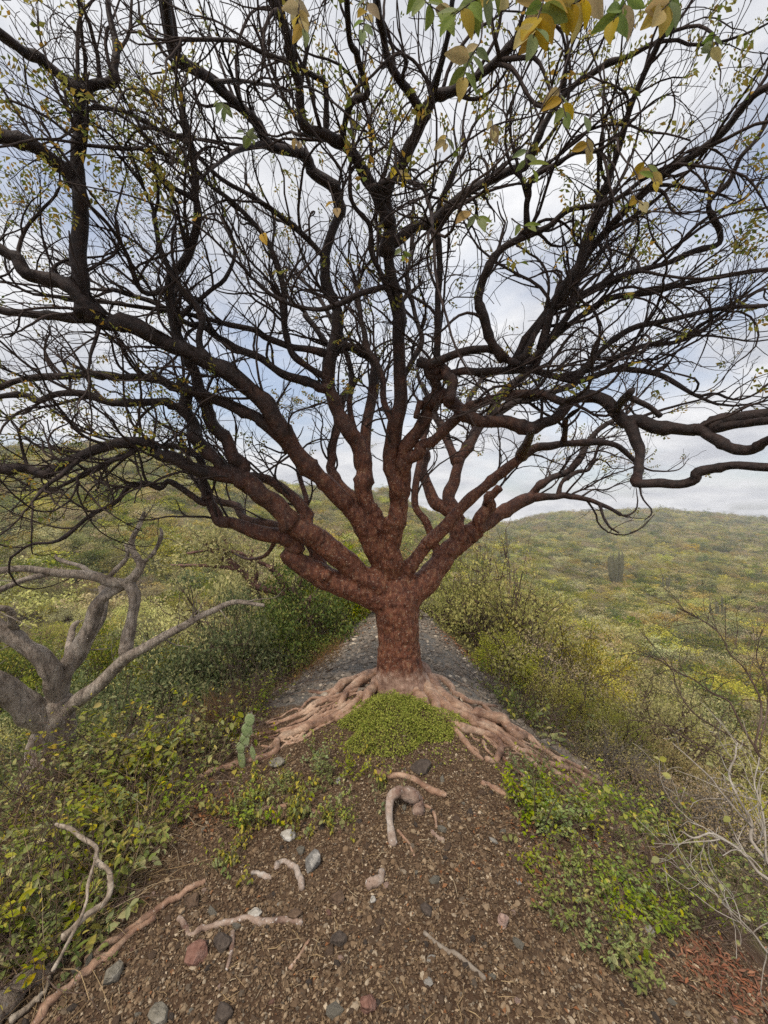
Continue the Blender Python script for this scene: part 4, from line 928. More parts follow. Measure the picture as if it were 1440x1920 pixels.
key = [  # kind, px, depth, radius, height
 ('lime', 950, 6.6, 1.25, 1.75, 'large rounded yellow-green shrub overhanging the grey gravel slope'),
 ('lime', 1050, 6.0, 0.9, 1.15, 'yellow-green shrub spreading below the large rounded shrub'),
 ('dry', 990, 5.6, 0.75, 0.95, 'twiggy shrub with bare stems tangled before the large rounded shrub'),
 ('lime', 870, 7.4, 0.9, 1.35, 'yellow-green shrub behind the gravel path where it narrows'),
 ('dark', 640, 7.2, 0.8, 1.15, 'dark green shrub closing the far end of the gravel path'),
 ('dark', 560, 6.0, 0.85, 1.25, 'bushy dark shrub at the edge of the gravel below the small red tree'),
 ('pale', 545, 7.6, 1.1, 1.9, 'pale yellow-leaved shrub around the small red tree'),
 ('pale', 430, 8.0, 1.4, 2.2, 'tall pale-leaved shrub behind the small red tree'),
 ('dark', 440, 5.0, 0.75, 1.15, 'feathery brown-green shrub above the dry grass bank'),
 ('dark', 340, 4.6, 0.8, 1.05, 'glossy dark green shrub between grey tree and gravel bank'),
]
key += [
 ('lime', 1085, 4.5, 0.50, 0.62, 'small yellow-green shrub where the gravel ends below the root fan'),
 ('olive', 1015, 5.0, 0.45, 0.55, 'small yellow-green shrub leaning over the gravel edge'),
 ('lime', 1160, 4.1, 0.50, 0.60, 'yellow-green shrub past the end of the longest root'),
 ('dry', 1135, 3.5, 0.42, 0.45, 'brown twiggy shrub at the tip of the longest root'),
 ('olive', 1260, 3.8, 0.55, 0.62, 'yellow-green shrub behind the white-twigged shrub'),
 ('dry', 1330, 3.2, 0.50, 0.55, 'brown twiggy shrub under the thorny arching stems'),
 ('olive', 1420, 3.4, 0.60, 0.62, 'yellow-green shrub under the thorny arching stems'),
 ('dry', 1230, 3.0, 0.40, 0.40, 'brown twiggy shrub on the bank above the white-twigged shrub'),
]
for kd, px, Y, rd, hg, lb in key: bush(kd, (px - 720) / F * Y, Y, rd, hg, lb, 'shrubs along the gravel ridge')
# the shrubs one can tell apart, on both slopes
placed = []
tries = 0; ind = []
while len(ind) < 285 and tries < 20000:
    tries += 1
    y = 3.6 + 40 * rng.random() ** 1.7; px = rng.uniform(-160, 1600); x = (px - 720) / F * y
    d = x - crest_x(y)
    rad = rng.uniform(0.55, 0.95) if y < 9 else rng.uniform(0.8, 1.5)
    if y < 8 and (-(GL(y) + 0.62 * rad) < d < GR(y) + 0.62 * rad): continue
    if y < 5 and px > 720 and y < 4.3: continue
    if y < 4.2 and px < 300: continue
    if any((x - a) ** 2 + (y - b) ** 2 < (0.62 * (rad + c)) ** 2 for a, b, c in placed): continue
    h0 = float(height(x, y)); hg = rad * rng.uniform(0.9, 1.35)
    cap = CZ + (960 - cap_py(px, y)) / F * y
    hg = min(hg, (cap - h0) / 1.1)
    if hg < 0.25 * rad: hg = 0.3 * rad
    if y < 12: kd = rng.choice(['dark', 'olive', 'pale', 'dry'], p=[0.70, 0.14, 0.10, 0.06] if px < 600 else [0.08, 0.66, 0.10, 0.16])
    else: kd = rng.choice(['dark', 'olive', 'pale', 'dry'], p=[0.18, 0.56, 0.10, 0.16])
    kd = 'lime' if kd == 'olive' and rng.random() < 0.35 else kd
    placed.append((x, y, rad)); ind.append((kd, x, y, rad, hg, px))
SHAPE = lambda rad, hg: ('low ' if hg < 0.75 * rad else 'tall ' if hg > 1.15 * rad else '') + ('broad ' if rad > 1.15 else 'small ' if rad < 0.72 else '')
COLR = {'lime': 'bright yellow-green', 'olive': 'olive green', 'dark': 'dark green', 'pale': 'pale yellow', 'dry': 'brown half-bare'}
def spot(px, y):
    if px < 640:
        for lim, t in ((5.5, 'close behind the grey tree'), (8, 'in the thicket beside the small red tree' if px > 330 else 'in the thicket below the grey tree'), (13, 'behind the small red tree' if px > 330 else 'in the hollow past the grey tree'), (22, 'at the foot of the nearer hill')):
            if y < lim: return t
        return 'partway up the nearer hill'
    if y > 8 and px < 800: return 'on the ridge beyond the gravel path'
    for lim, t in ((6, 'on the bank past the longest root'), (8, 'next to the large rounded shrub' if px < 1150 else 'behind the thorny shrub'), (13, 'on the slope below the large rounded shrub' if px < 1150 else 'downhill of the thorny shrub'), (22, 'on the lower slope towards the valley'), (32, 'on the valley side before the cacti')):
        if y < lim: return t
    return 'on the valley floor among the cacti'
for kd, x, y, rad, hg, px in ind:
    lb = SHAPE(rad, hg) + COLR[kd] + ' shrub ' + spot(px, y)
    bush(kd, x, y, rad, hg, lb, lb)

# far scrub, too many to count: instances of the same shrubs on points
src = bpy.data.collections.new('scrub_sources')
order = []
for kd in ('olive', 'dark', 'pale', 'dry', 'lime'):
    lmkd = {'lime': (1500, 0.10), 'olive': (1500, 0.10), 'dark': (1300, 0.11), 'pale': (1000, 0.10), 'dry': (1000, 0.09)}[kd]
    for j in range(2):
        fm, sm = bush_meshes(kd, lmkd[0], lmkd[1], M_BROWN, 45, 0.7, twigs=14)
        nm = '%d_%s_scrub_source' % (len(order), kd); o = bpy.data.objects.new(nm, fm); src.objects.link(o); order.append(kd)
pts = []; idx = []; scl = []
while len(pts) < 12500:
    y = 20 + 335 * rng.random() ** 0.95; px = rng.uniform(-220, 1660); x = (px - 720) / F * y
    if y < 36 and rng.random() > (y - 20) / 16: continue
    rad = rng.uniform(0.8, 1.9) * (1 + y / 240)
    pts.append((x, y, float(height(x, y)) - 0.15)); scl.append((rad, rad, rad * rng.uniform(0.6, 0.95)))
    v = vnoise(np.array(x / 35.), np.array(y / 35.), 31)
    kd = rng.choice(['olive', 'dark', 'pale', 'dry', 'lime'], p=[0.44, 0.24, 0.05, 0.19, 0.08] if v > -0.1 else [0.34, 0.30, 0.02, 0.31, 0.03])
    idx.append(order.index(kd) + rng.integers(2))
pm = bpy.data.meshes.new('hillside_scrub'); pm.from_pydata(pts, [], [])
a = pm.attributes.new('pick', 'INT', 'POINT'); a.data.foreach_set('value', np.array(idx, np.int32))
a = pm.attributes.new('size', 'FLOAT_VECTOR', 'POINT'); a.data.foreach_set('vector', np.array(scl, np.float32).ravel())
a = pm.attributes.new('turn', 'FLOAT_VECTOR', 'POINT'); tv = np.zeros((len(pts), 3), np.float32); tv[:, 2] = rng.uniform(0, 6.28, len(pts)); a.data.foreach_set('vector', tv.ravel())
ng = bpy.data.node_groups.new('scatter_scrub', 'GeometryNodeTree')
ng.interface.new_socket('Geometry', in_out='INPUT', socket_type='NodeSocketGeometry'); ng.interface.new_socket('Geometry', in_out='OUTPUT', socket_type='NodeSocketGeometry')
gi = N(ng, 'NodeGroupInput'); go = N(ng, 'NodeGroupOutput'); ip = N(ng, 'GeometryNodeInstanceOnPoints'); ci = N(ng, 'GeometryNodeCollectionInfo')
ci.inputs['Collection'].default_value = src; ci.inputs['Separate Children'].default_value = True; ci.inputs['Reset Children'].default_value = True
ip.inputs['Pick Instance'].default_value = True
def gattr(nm, ty):
    n_ = N(ng, 'GeometryNodeInputNamedAttribute'); n_.data_type = ty; n_.inputs['Name'].default_value = nm; return n_.outputs['Attribute']
ng.links.new(gi.outputs[0], ip.inputs['Points']); ng.links.new(ci.outputs[0], ip.inputs['Instance'])
ng.links.new(gattr('pick', 'INT'), ip.inputs['Instance Index']); ng.links.new(gattr('turn', 'FLOAT_VECTOR'), ip.inputs['Rotation']); ng.links.new(gattr('size', 'FLOAT_VECTOR'), ip.inputs['Scale'])
ng.links.new(ip.outputs[0], go.inputs[0])
hs_ = ob('hillside_scrub', pm, kind='stuff', label='dense olive scrub covering the distant hillsides', category='scrub')
gmod = hs_.modifiers.new('scatter', 'NODES'); gmod.node_group = ng

# ------------------------------------------------------------------ column cacti
def column_cactus(px, py, Y, stems, hm, label):
    ys_ = np.arange(24, 150, 0.5); below = np.nonzero(CZ + (960 - py) / F * ys_ < height((px - 720) / F * ys_, ys_))[0]; Y = float(ys_[below[0]]) if len(below) else 70.0
    hm = hm / F * Y
    x = (px - 720) / F * Y; z = float(height(x, Y))
    c = ob('column_cactus', None, loc=(x, Y, z - 0.1), label=label, category='cactus', group='column cacti standing in the valley scrub')
    for i in range(stems):
        bx, by = rng.normal(size=2) * 0.10 * hm; hh = hm * rng.uniform(0.6, 1.0); rr = hm * rng.uniform(0.03, 0.042)
        P = catmull(np.array([[bx * 0.35, by * 0.35, 0], [bx * 0.9, by * 0.9, hh * 0.22], [bx * 1.25, by * 1.25, hh * 0.55], [bx * 1.3 + rng.normal() * 0.04, by * 1.3, hh]]), 5)
        s = np.linspace(0, 1, len(P)); rad = rr * np.interp(s, [0, 0.1, 0.9, 0.97, 1], [0.7, 1, 1, 0.8, 0.25])
        v, q = tubes(P[None], rad[None], 16)
        v = v.reshape(len(P), 16, 3); v[:, ::2] = P[:, None] + (v[:, ::2] - P[:, None]) * 0.72
        mb = MB(); mb.add(v, q); ob('cactus_stem', mb.mesh('cactus_stem', M_CACT, False), c)
column_cactus(1155, 1098, 46, 13, 66, 'tall many-stemmed column cactus rising from the valley scrub')
column_cactus(1250, 1108, 52, 6, 34, 'low spindly column cactus uphill from the tall many-stemmed one')
column_cactus(1352, 1165, 34, 5, 48, 'pale column cactus clump half sunk in yellow-green shrubs')
column_cactus(1425, 1085, 60, 4, 24, 'thin far column cactus at the foot of the distant hill')

# ------------------------------------------------------------------ plants of the path side
def weed_mesh(kind):
    st = []; sr = []; C = []; D = []; L = []
    if kind == 'paired':            # upright stem, drooping leaves in pairs
        for _ in range(rng.integers(2, 5)):
            h = rng.uniform(0.10, 0.24); d = nrm(rng.normal(size=3) * [0.35, 0.35, 0] + [0, 0, 1])
            P = grow(np.array([*rng.normal(size=2) * 0.03, -0.01]), d, h, 8, -0.02, 0.10); st.append(P); sr.append(np.linspace(0.0022, 0.001, 8))
            for i in range(2, 8):
                for sg in (0, 1):
                    if rng.random() < 0.15: continue
                    a = rng.uniform(0, 6.28); C.append(P[i]); D.append([math.cos(a), math.sin(a), rng.uniform(-1.6, -0.4)]); L.append(rng.uniform(0.018, 0.036))
    elif kind == 'bushy':           # many thin stems with small roundish leaves
        for _ in range(rng.integers(7, 12)):
            h = rng.uniform(0.10, 0.28); d = nrm(rng.normal(size=3) * [0.55, 0.55, 0] + [0, 0, 1])
            P = grow(np.array([*rng.normal(size=2) * 0.03, -0.01]), d, h, 8, 0.0, 0.2); st.append(P); sr.append(np.linspace(0.0018, 0.0008, 8))
            for i in range(2, 8):
                for _k in range(3):
                    a = rng.uniform(0, 6.28); C.append(P[i] + rng.normal(size=3) * 0.008); D.append([math.cos(a), math.sin(a), rng.uniform(-0.5, 0.7)]); L.append(rng.uniform(0.013, 0.028))
    elif kind == 'vine':            # sprawling stems with broad leaves
        for _ in range(rng.integers(3, 6)):
            a0 = rng.uniform(0, 6.28); d = nrm(np.array([math.cos(a0), math.sin(a0), 0.9]))
            P = grow(np.array([0, 0, -0.01]), d, rng.uniform(0.2, 0.42), 8, -0.06, 0.16); P[:, 2] = np.maximum(P[:, 2], 0.01); st.append(P); sr.append(np.linspace(0.0022, 0.001, 8))
            for i in range(1, 8):
                for _k in range(3):
                    a = rng.uniform(0, 6.28); C.append(P[i] + rng.normal(size=3) * 0.014); D.append([math.cos(a), math.sin(a), rng.uniform(-0.7, 0.5)]); L.append(rng.uniform(0.018, 0.045))
    elif kind == 'wiry':            # nearly leafless brown stems
        for _ in range(rng.integers(7, 13)):
            a0 = rng.uniform(0, 6.28); d = nrm(np.array([math.cos(a0) * 0.8, math.sin(a0) * 0.8, 0.9]))
            P = grow(np.array([*rng.normal(size=2) * 0.03, -0.01]), d, rng.uniform(0.15, 0.45), 8, -0.03, 0.22); st.append(P); sr.append(np.linspace(0.0024, 0.001, 8))
            for i in range(3, 8):
                e = grow(P[i], rng.normal(size=3) + [0, 0, 0.4], rng.uniform(0.04, 0.14), 8, 0, 0.3); st.append(e); sr.append(np.linspace(0.0013, 0.0006, 8))
                if rng.random() < 0.35: C.append(e[-1]); D.append(rng.normal(size=3)); L.append(rng.uniform(0.010, 0.022))
    sm = MB(); v, q = tubes(np.array(st), np.array(sr), 4); sm.add(v, q)
    C = np.array(C); D = nrm(np.array(D, float)); L = np.array(L); U = np.array([0, 0, 1.0]) + rng.normal(size=D.shape) * 0.4; U = nrm(U - (U * D).sum(-1, keepdims=True) * D)
    S = np.cross(D, U); Wd = (L * rng.uniform(0.45, 0.65, len(L)))[:, None]; Lc = L[:, None]
    lm = MB()   # six-cornered leaves
    p0 = C; p1 = C + D * Lc * 0.28 + S * Wd * 0.44 + U * Wd * 0.15; p2 = C + D * Lc * 0.65 + S * Wd * 0.42 + U * Wd * 0.1; p3 = C + D * Lc - U * Lc * 0.12
    p4 = C + D * Lc * 0.65 - S * Wd * 0.42 + U * Wd * 0.1; p5 = C + D * Lc * 0.28 - S * Wd * 0.44 + U * Wd * 0.15
    V = np.stack([p0, p1, p2, p3, p4, p5], 1).reshape(-1, 3); k = np.arange(len(C))[:, None] * 6
    T = np.concatenate([k + [[0, 1, 2]], k + [[0, 2, 3]], k + [[0, 3, 4]], k + [[0, 4, 5]]], 1).reshape(-1, 3); lm.add(V, t=T)
    return lm, sm
WEED = {}
for kd, m_, sm_ in (('paired', M_WEEDY, M_STEM), ('pairedg', M_WEED, M_STEM), ('bushy', M_WEEDG, M_STEM), ('vine', M_WEED, M_STEM), ('wiry', M_WEEDY, M_BROWN)):
    WEED[kd] = []
    for _ in range(4):
        l, s = weed_mesh('paired' if kd == 'pairedg' else kd); WEED[kd].append((l.mesh('leaves', m_), s.mesh('stems', sm_)))
WN = {'paired': 'yellow_leaved_weed', 'pairedg': 'green_weed', 'bushy': 'bushy_weed', 'vine': 'sprawling_weed', 'wiry': 'wiry_plant'}
def in_poly(x, y, poly):
    c = False; j = len(poly) - 1
    for i in range(len(poly)):
        if (poly[i][1] > y) != (poly[j][1] > y) and x < (poly[j][0] - poly[i][0]) * (y - poly[i][1]) / (poly[j][1] - poly[i][1]) + poly[i][0]: c = not c
        j = i
    return c
MARKS = [((585, 1640), 'the pointed blue-grey stone'), ((632, 1700), 'the blocky brown stone'), ((735, 1585), 'the pale hooked root'), ((770, 1470), 'the knobbly root below the green mat'), ((640, 1400), 'the green mat'),
 ((452, 1440), 'the prickly pear'), ((520, 1410), 'the long root where it bends'), ((380, 1460), 'the tip of the long root'), ((400, 1520), 'the orange fallen leaves'), ((540, 1570), 'the small white flat stone'),
 ((365, 1670), 'the upper reddish root'), ((240, 1760), 'the lower reddish root'), ((60, 1850), 'the thick grey fallen branch'), ((205, 1650), 'the crooked lichen-white branch'), ((110, 1545), 'the tip of the crooked lichen-white branch'),
 ((90, 1430), 'the foot of the grey tree'), ((160, 1385), 'the thin arching straw stem'), ((270, 1430), 'the bent brown dead stick'), ((345, 1450), 'the low grey dead stick'), ((488, 1645), 'the short pale root end'),
 ((925, 1480), 'the reddish root knuckle'), ((915, 1428), 'the looping root'), ((1058, 1464), 'the longest root'), ((1000, 1400), 'the root fan'), ((944, 1735), 'the pinkish angular stone'), ((1350, 1840), 'the rust-red leaf drift'),
 ((1310, 1572), 'the lowest white twigs'), ((1400, 1500), 'the upright white twigs'), ((1425, 1420), 'the thorny shrub'), ((1135, 1520), 'the end of the longest root'), ((1100, 1640), 'the bushy clump at the path edge'), ((1200, 1700), 'the litter on the bank'), ((940, 1310), 'the gravel edge under the large rounded shrub'), ((560, 1270), 'the dry grass along the gravel'), ((450, 1340), 'the upright cactus shoot'), ((60, 1700), 'the deepest part of the weed tangle')]
def weeds(poly, n, mix, where, smin=0.8, smax=1.3):
    xs = [p[0] for p in poly]; ys = [p[1] for p in poly]; k = 0
    while k < n:
        x, y = rng.uniform(min(xs), max(xs)), rng.uniform(min(ys), max(ys))
        if not in_poly(x, y, poly): continue
        g = G(x, y); kd = rng.choice(list(mix), p=np.array(list(mix.values())) / sum(mix.values()))
        l, s = WEED[kd][rng.integers(4)]
        sz = rng.uniform(smin, smax); f = (sz - smin) / (smax - smin)
        lab = ('small ' if f < 0.33 else 'tall ' if f > 0.72 else '') + {'paired': 'upright weed with yellowing drooping leaves', 'pairedg': 'upright weed with green drooping leaves', 'bushy': 'bushy weed with small round leaves', 'vine': 'sprawling broad-leaved green weed', 'wiry': 'wiry nearly leafless plant'}[kd] + ' by ' + min(MARKS, key=lambda m: (m[0][0] - x) ** 2 + (m[0][1] - y) ** 2)[1]
        e = ob(WN[kd], None, loc=g, rot=(rng.normal() * 0.08, rng.normal() * 0.08, rng.uniform(0, 6.28)), scale=sz, label=lab, category='weed', group=lab)
        ob('leaves', l, e, kind='stuff'); ob('stems', s, e); k += 1
weeds([(-60, 1490), (200, 1440), (420, 1440), (330, 1560), (250, 1680), (140, 1800), (0, 1850), (-80, 1850)], 150, {'vine': 0.42, 'pairedg': 0.15, 'wiry': 0.28, 'bushy': 0.15}, 'in the tangle under the grey tree')
weeds([(420, 1480), (560, 1430), (650, 1400), (720, 1440), (720, 1540), (560, 1570), (400, 1560), (360, 1510)], 66, {'pairedg': 0.5, 'paired': 0.32, 'wiry': 0.08, 'bushy': 0.1}, 'on the soil before the tree mound', 0.55, 0.9)
weeds([(370, 1600), (480, 1590), (470, 1670), (380, 1660)], 9, {'paired': 0.7, 'pairedg': 0.3}, 'beside the white root end on bare soil', 0.5, 0.75)
weeds([(520, 1560), (650, 1550), (660, 1590), (540, 1600)], 5, {'paired': 1}, 'above the blue-grey rock', 0.45, 0.6)
weeds([(930, 1450), (1010, 1440), (1060, 1500), (1040, 1580), (960, 1560)], 16, {'bushy': 0.8, 'pairedg': 0.2}, 'at the foot of the long roots', 0.8, 1.1)
weeds([(1000, 1640), (1080, 1600), (1180, 1650), (1260, 1740), (1200, 1850), (1100, 1790), (1020, 1740)], 26, {'bushy': 0.7, 'pairedg': 0.2, 'wiry': 0.1}, 'in the clump at the path edge', 0.6, 1.0)
weeds([(980, 1540), (1100, 1480), (1250, 1420), (1440, 1430), (1520, 1600), (1500, 1850), (1300, 1740), (1120, 1600)], 120, {'bushy': 0.36, 'vine': 0.26, 'wiry': 0.20, 'pairedg': 0.18}, 'on the steep bank beside the path', 0.7, 1.25)
weeds([(960, 1330), (1060, 1320), (1200, 1380), (1300, 1400), (1100, 1450), (1020, 1400)], 30, {'bushy': 0.3, 'wiry': 0.35, 'vine': 0.35}, 'below the root fan at the gravel foot', 1.0, 1.7)
weeds([(900, 1255), (960, 1300), (1010, 1350), (1040, 1390), (1000, 1395), (950, 1330), (890, 1270)], 26, {'bushy': 0.4, 'wiry': 0.4, 'pairedg': 0.2}, '', 0.8, 1.6)
weeds([(640, 1180), (600, 1225), (520, 1290), (440, 1345), (400, 1390), (430, 1395), (500, 1330), (590, 1260)], 26, {'wiry': 0.5, 'pairedg': 0.3, 'bushy': 0.2}, '', 0.7, 1.4)
weeds([(-40, 1440), (120, 1420), (360, 1390), (440, 1390), (380, 1440), (200, 1470)], 60, {'vine': 0.55, 'wiry': 0.25, 'pairedg': 0.2}, 'around the foot of the grey tree', 0.9, 1.5)

def stems_in(poly, n, m_, name, label, h=(0.1, 0.4)):
    A = []; Bq = []; xs = [p[0] for p in poly]; ys = [p[1] for p in poly]
    while len(A) < n:
        x, y = rng.uniform(min(xs), max(xs)), rng.uniform(min(ys), max(ys))
        if not in_poly(x, y, poly): continue
        g = G(x, y); d = nrm(np.array([rng.normal(), rng.normal(), 0.7])); A.append(grow(g - [0, 0, 0.01], d, rng.uniform(*h), 7, -0.10, 0.2)); A[-1][:, 2] = np.maximum(A[-1][:, 2], height(A[-1][:, 0], A[-1][:, 1]) + 0.004); r_ = rng.uniform(0.0008, 0.0024); Bq.append(np.linspace(r_, r_ * 0.5, 7))
    mb = MB(); v, q = tubes(np.array(A), np.array(Bq), 3); mb.add(v, q); ob(name, mb.mesh(name, m_), kind='stuff', label=label, category='stems')
stems_in([(-60, 1440), (420, 1420), (330, 1560), (250, 1680), (140, 1800), (0, 1880), (-80, 1880)], 1700, M_STRAW, 'dead_stalks', 'tangle of dry straw and dead stalks under the grey tree')
stems_in([(980, 1520), (1100, 1440), (1250, 1400), (1460, 1400), (1520, 1600), (1500, 1850), (1300, 1760), (1120, 1620)], 650, M_STRAWB, 'dead_twigs', 'tangle of dead brown twigs over the steep bank')

# green mat in front of the trunk
n = 15000
th = rng.uniform(0, 6.28, n); rr = np.sqrt(rng.random(n)); ex = 1 + 0.18 * np.sin(3 * th + 1) + 0.1 * np.sin(7 * th)
cx = 0.10 + 0.42 * rr * ex * np.cos(th); cy = 2.72 + 0.30 * rr * ex * np.sin(th)
dome = 0.13 * np.clip(1 - rr ** 2.2, 0, 1) + 0.012
lump = 1 + 0.7 * vnoise(cx * 14, cy * 14, 41)
cz_ = height(cx, cy) + dome * lump * rng.uniform(0.45, 1.0, n) 
Dc = nrm(rng.normal(size=(n, 3)) + [0, -0.1, 0.4]); Uc = np.array([0, 0, 1.0]) + rng.normal(size=Dc.shape) * 0.5; Uc = nrm(Uc - (Uc * Dc).sum(-1, keepdims=True) * Dc)
Lc = rng.uniform(0.007, 0.017, n); mb = MB(); v, t = leaf_quads(np.stack([cx, cy, cz_], 1), Dc, Uc, Lc, Lc * 0.65); mb.add(v, t=t)
ob('ground_cover', mb.mesh('ground_cover', M_CARPET), kind='stuff', label='low bright yellow-green mat of tiny leaves before the tree trunk', category='ground cover')

n = 900
th = rng.uniform(0, 6.28, n); rr = rng.normal(1.0, 0.2, n); cx = 0.10 + 0.44 * rr * np.cos(th); cy = 2.70 + 0.36 * rr * np.sin(th); cz_ = height(cx, cy) + rng.uniform(0.004, 0.035, n)
Dc = nrm(rng.normal(size=(n, 3)) + [0, -0.1, 0.3]); Uc = np.array([0, 0, 1.0]) + rng.normal(size=Dc.shape) * 0.5; Uc = nrm(Uc - (Uc * Dc).sum(-1, keepdims=True) * Dc)
Lc = rng.uniform(0.008, 0.02, n); mb = MB(); v, t = leaf_quads(np.stack([cx, cy, cz_], 1), Dc, Uc, Lc, Lc * 0.65); mb.add(v, t=t)
ob('seedlings', mb.mesh('seedlings', M_CARPET), kind='stuff', label='sparse yellow-green seedlings round the rim of the green mat', category='ground cover')

# dry grass bank left of the gravel
A = []; Bq = []
for _ in range(2600):
    px, py = rng.uniform(380, 640), rng.uniform(1230, 1400)
    e = 1230 + (600 - px) * 0.52
    py = e + rng.normal() * 16
    g = G(px, py); d = nrm(np.array([rng.normal() * 0.6, rng.normal() * 0.6, 0.8])); A.append(grow(g - [0, 0, 0.01], d, rng.uniform(0.06, 0.26), 5, -0.12, 0.15)); Bq.append(np.linspace(0.0028, 0.0009, 5))
mb = MB(); v, q = tubes(np.array(A), np.array(Bq), 3); mb.add(v, q)
ob('dry_grass', mb.mesh('dry_grass', mat('dry grass', [(0.22, 0.12, 0.045), (0.32, 0.18, 0.07), (0.17, 0.10, 0.045), (0.25, 0.17, 0.06)], rnd=True)), kind='stuff', label='rusty brown dry grass along the edge of the grey gravel', category='grass')

# ------------------------------------------------------------------ dead wood and loose roots
def stick(name, pts, r0, r1, m_, label, cat='root', lift=0.5, arch=0.0, sides=9, Y=None, group=None):
    if Y is None: Q, rr = root_path(pts, r0, r1, lift, arch)
    else:
        P = catmull(np.asarray(pts, float), 5); Yv = polyY(P, *Y); Q = np.array([W(p[0], p[1], y) for p, y in zip(P, Yv)]); rr = np.linspace(r0, r1, len(P)) * Yv / F
    rr = rr * (1 + 0.12 * cn(len(rr), 2.5))
    mb = MB(); one_tube(mb, rough_path(Q, rr, 0.2), rr, sides, 0.06)
    o = ob(name, mb.mesh(name, m_), label=label, category=cat)
    if group: o['group'] = group
    return o
stick('surface_root', [(705, 1451), (742, 1458), (770, 1460), (793, 1474), (812, 1489), (834, 1498)], 5, 6, M_ROOT, 'knobbly brown root crossing the soil just below the green mat')
stick('arched_root', [(786, 1530), (778, 1516), (762, 1510), (746, 1512), (732, 1528), (730, 1556), (736, 1586)], 11, 8, M_ROOTB, 'thick pale root bent like a hook rising out of the path', arch=0.05)
stick('thin_root', [(768, 1514), (800, 1516), (815, 1530), (818, 1556)], 3.5, 2.5, M_ROOT, 'thin brown root curling behind the pale hooked root')
stick('thin_root', [(745, 1560), (765, 1580), (776, 1605)], 3, 2, M_ROOT, 'thin brown root ending below the pale hooked root')
stick('root_fragment', [(808, 1562), (822, 1572), (832, 1580)], 3.5, 4.5, M_ROOTB, 'short whitish root bit beside the hooked root', 'root')
stick('white_root', [(515, 1630), (528, 1622), (545, 1624), (556, 1636), (565, 1650), (567, 1668)], 6, 5, M_ROOTB, 'broad white root bending into the soil beside the blue-grey rock')
stick('white_root', [(689, 1668), (700, 1662), (712, 1654), (721, 1645)], 8, 9, M_ROOTB, 'stubby white root piece lying alone on the path')
stick('surface_root', [(335, 1725), (345, 1742), (357, 1756), (380, 1750), (415, 1736), (460, 1725), (500, 1732), (540, 1729), (566, 1736)], 5, 6, M_ROOTB, 'long pale root lying above the reddish slab stone')
stick('surface_root', [(385, 1655), (350, 1676), (320, 1696), (280, 1720), (220, 1762), (160, 1800)], 5, 7, M_ROOT, 'reddish root running along the edge of the weeds', lift=0.4)
stick('surface_root', [(292, 1725), (265, 1742), (240, 1760), (210, 1790), (170, 1820), (100, 1880), (60, 1930)], 6, 8, M_ROOT, 'thick reddish root parallel to the weed edge, the lower of two')
stick('thin_root', [(435, 1750), (433, 1790), (427, 1826)], 5, 3, M_ROOTB, 'thin grey root dropping from the long pale root')
stick('thin_root', [(795, 1752), (836, 1781), (874, 1808), (908, 1838)], 3, 4.5, M_DEAD, 'thin grey root slanting across the open gravel')
stick('thin_root', [(579, 1766), (563, 1793), (544, 1820)], 3, 3.5, M_ROOT, 'thin brown root stub half buried in the gravel')
stick('root_fragment', [(472, 1640), (488, 1643), (506, 1650)], 4, 5, M_ROOTB, 'short pale root end poking from the yellow weeds')
stick('surface_root', [(480, 1523), (520, 1516), (555, 1512), (600, 1526)], 4, 3, M_ROOT, 'slim reddish root among the green weeds on the mound side')
stick('surface_root', [(905, 1470), (925, 1480), (950, 1496)], 6, 5, M_ROOT, 'reddish root knuckle at the edge of the bushy weeds')
stick('dead_branch', [(105, 1545), (140, 1560), (178, 1586), (180, 1616), (205, 1632), (206, 1670), (190, 1702), (150, 1728), (118, 1760)], 3, 6, M_LICH, 'crooked lichen-white dead branch leaning out of the weeds', 'branch', Y=(1.75, 1.40))
stick('dead_branch', [(178, 1612), (168, 1650), (162, 1690), (145, 1735), (118, 1785), (100, 1820)], 2.5, 3.5, M_LICH, 'straight white dead branch crossing the crooked one', 'branch', Y=(1.6, 1.3))
stick('fallen_branch', [(-30, 1945), (10, 1900), (45, 1858), (90, 1825), (120, 1800)], 20, 12, M_GREY, 'thick grey fallen branch lying under the weeds at the path edge', 'branch', lift=0.6)
stick('fallen_branch', [(20, 1925), (60, 1890), (85, 1865), (100, 1815), (130, 1755)], 6, 3, M_LICH, 'slim pale branch lying over the thick grey fallen one', 'branch', lift=1.6)
for i, (pts, r0, r1, lb) in enumerate([
 ([(20, 1430), (90, 1390), (160, 1372), (250, 1358)], 3, 2, 'thin straw-coloured stem arching over the grey tree foot'),
 ([(190, 1470), (230, 1430), (270, 1425), (320, 1450)], 3, 2, 'bent brown dead stem beside the thin arching one'),
 ([(260, 1400), (310, 1388), (335, 1410), (350, 1450)], 3, 2, 'curved dark dead stem between weeds and gravel bank'),
 ([(220, 1480), (260, 1462), (300, 1450), (345, 1448)], 2.5, 1.5, 'low grey dead stem lying in the weeds')]):
    P0 = G(*pts[0]); P1 = G(*pts[-1]); stick('dead_stick', pts, r0, r1, M_DEAD, lb, 'stick', Y=(P0[1], min(P1[1], P0[1] + 0.5)), sides=6)

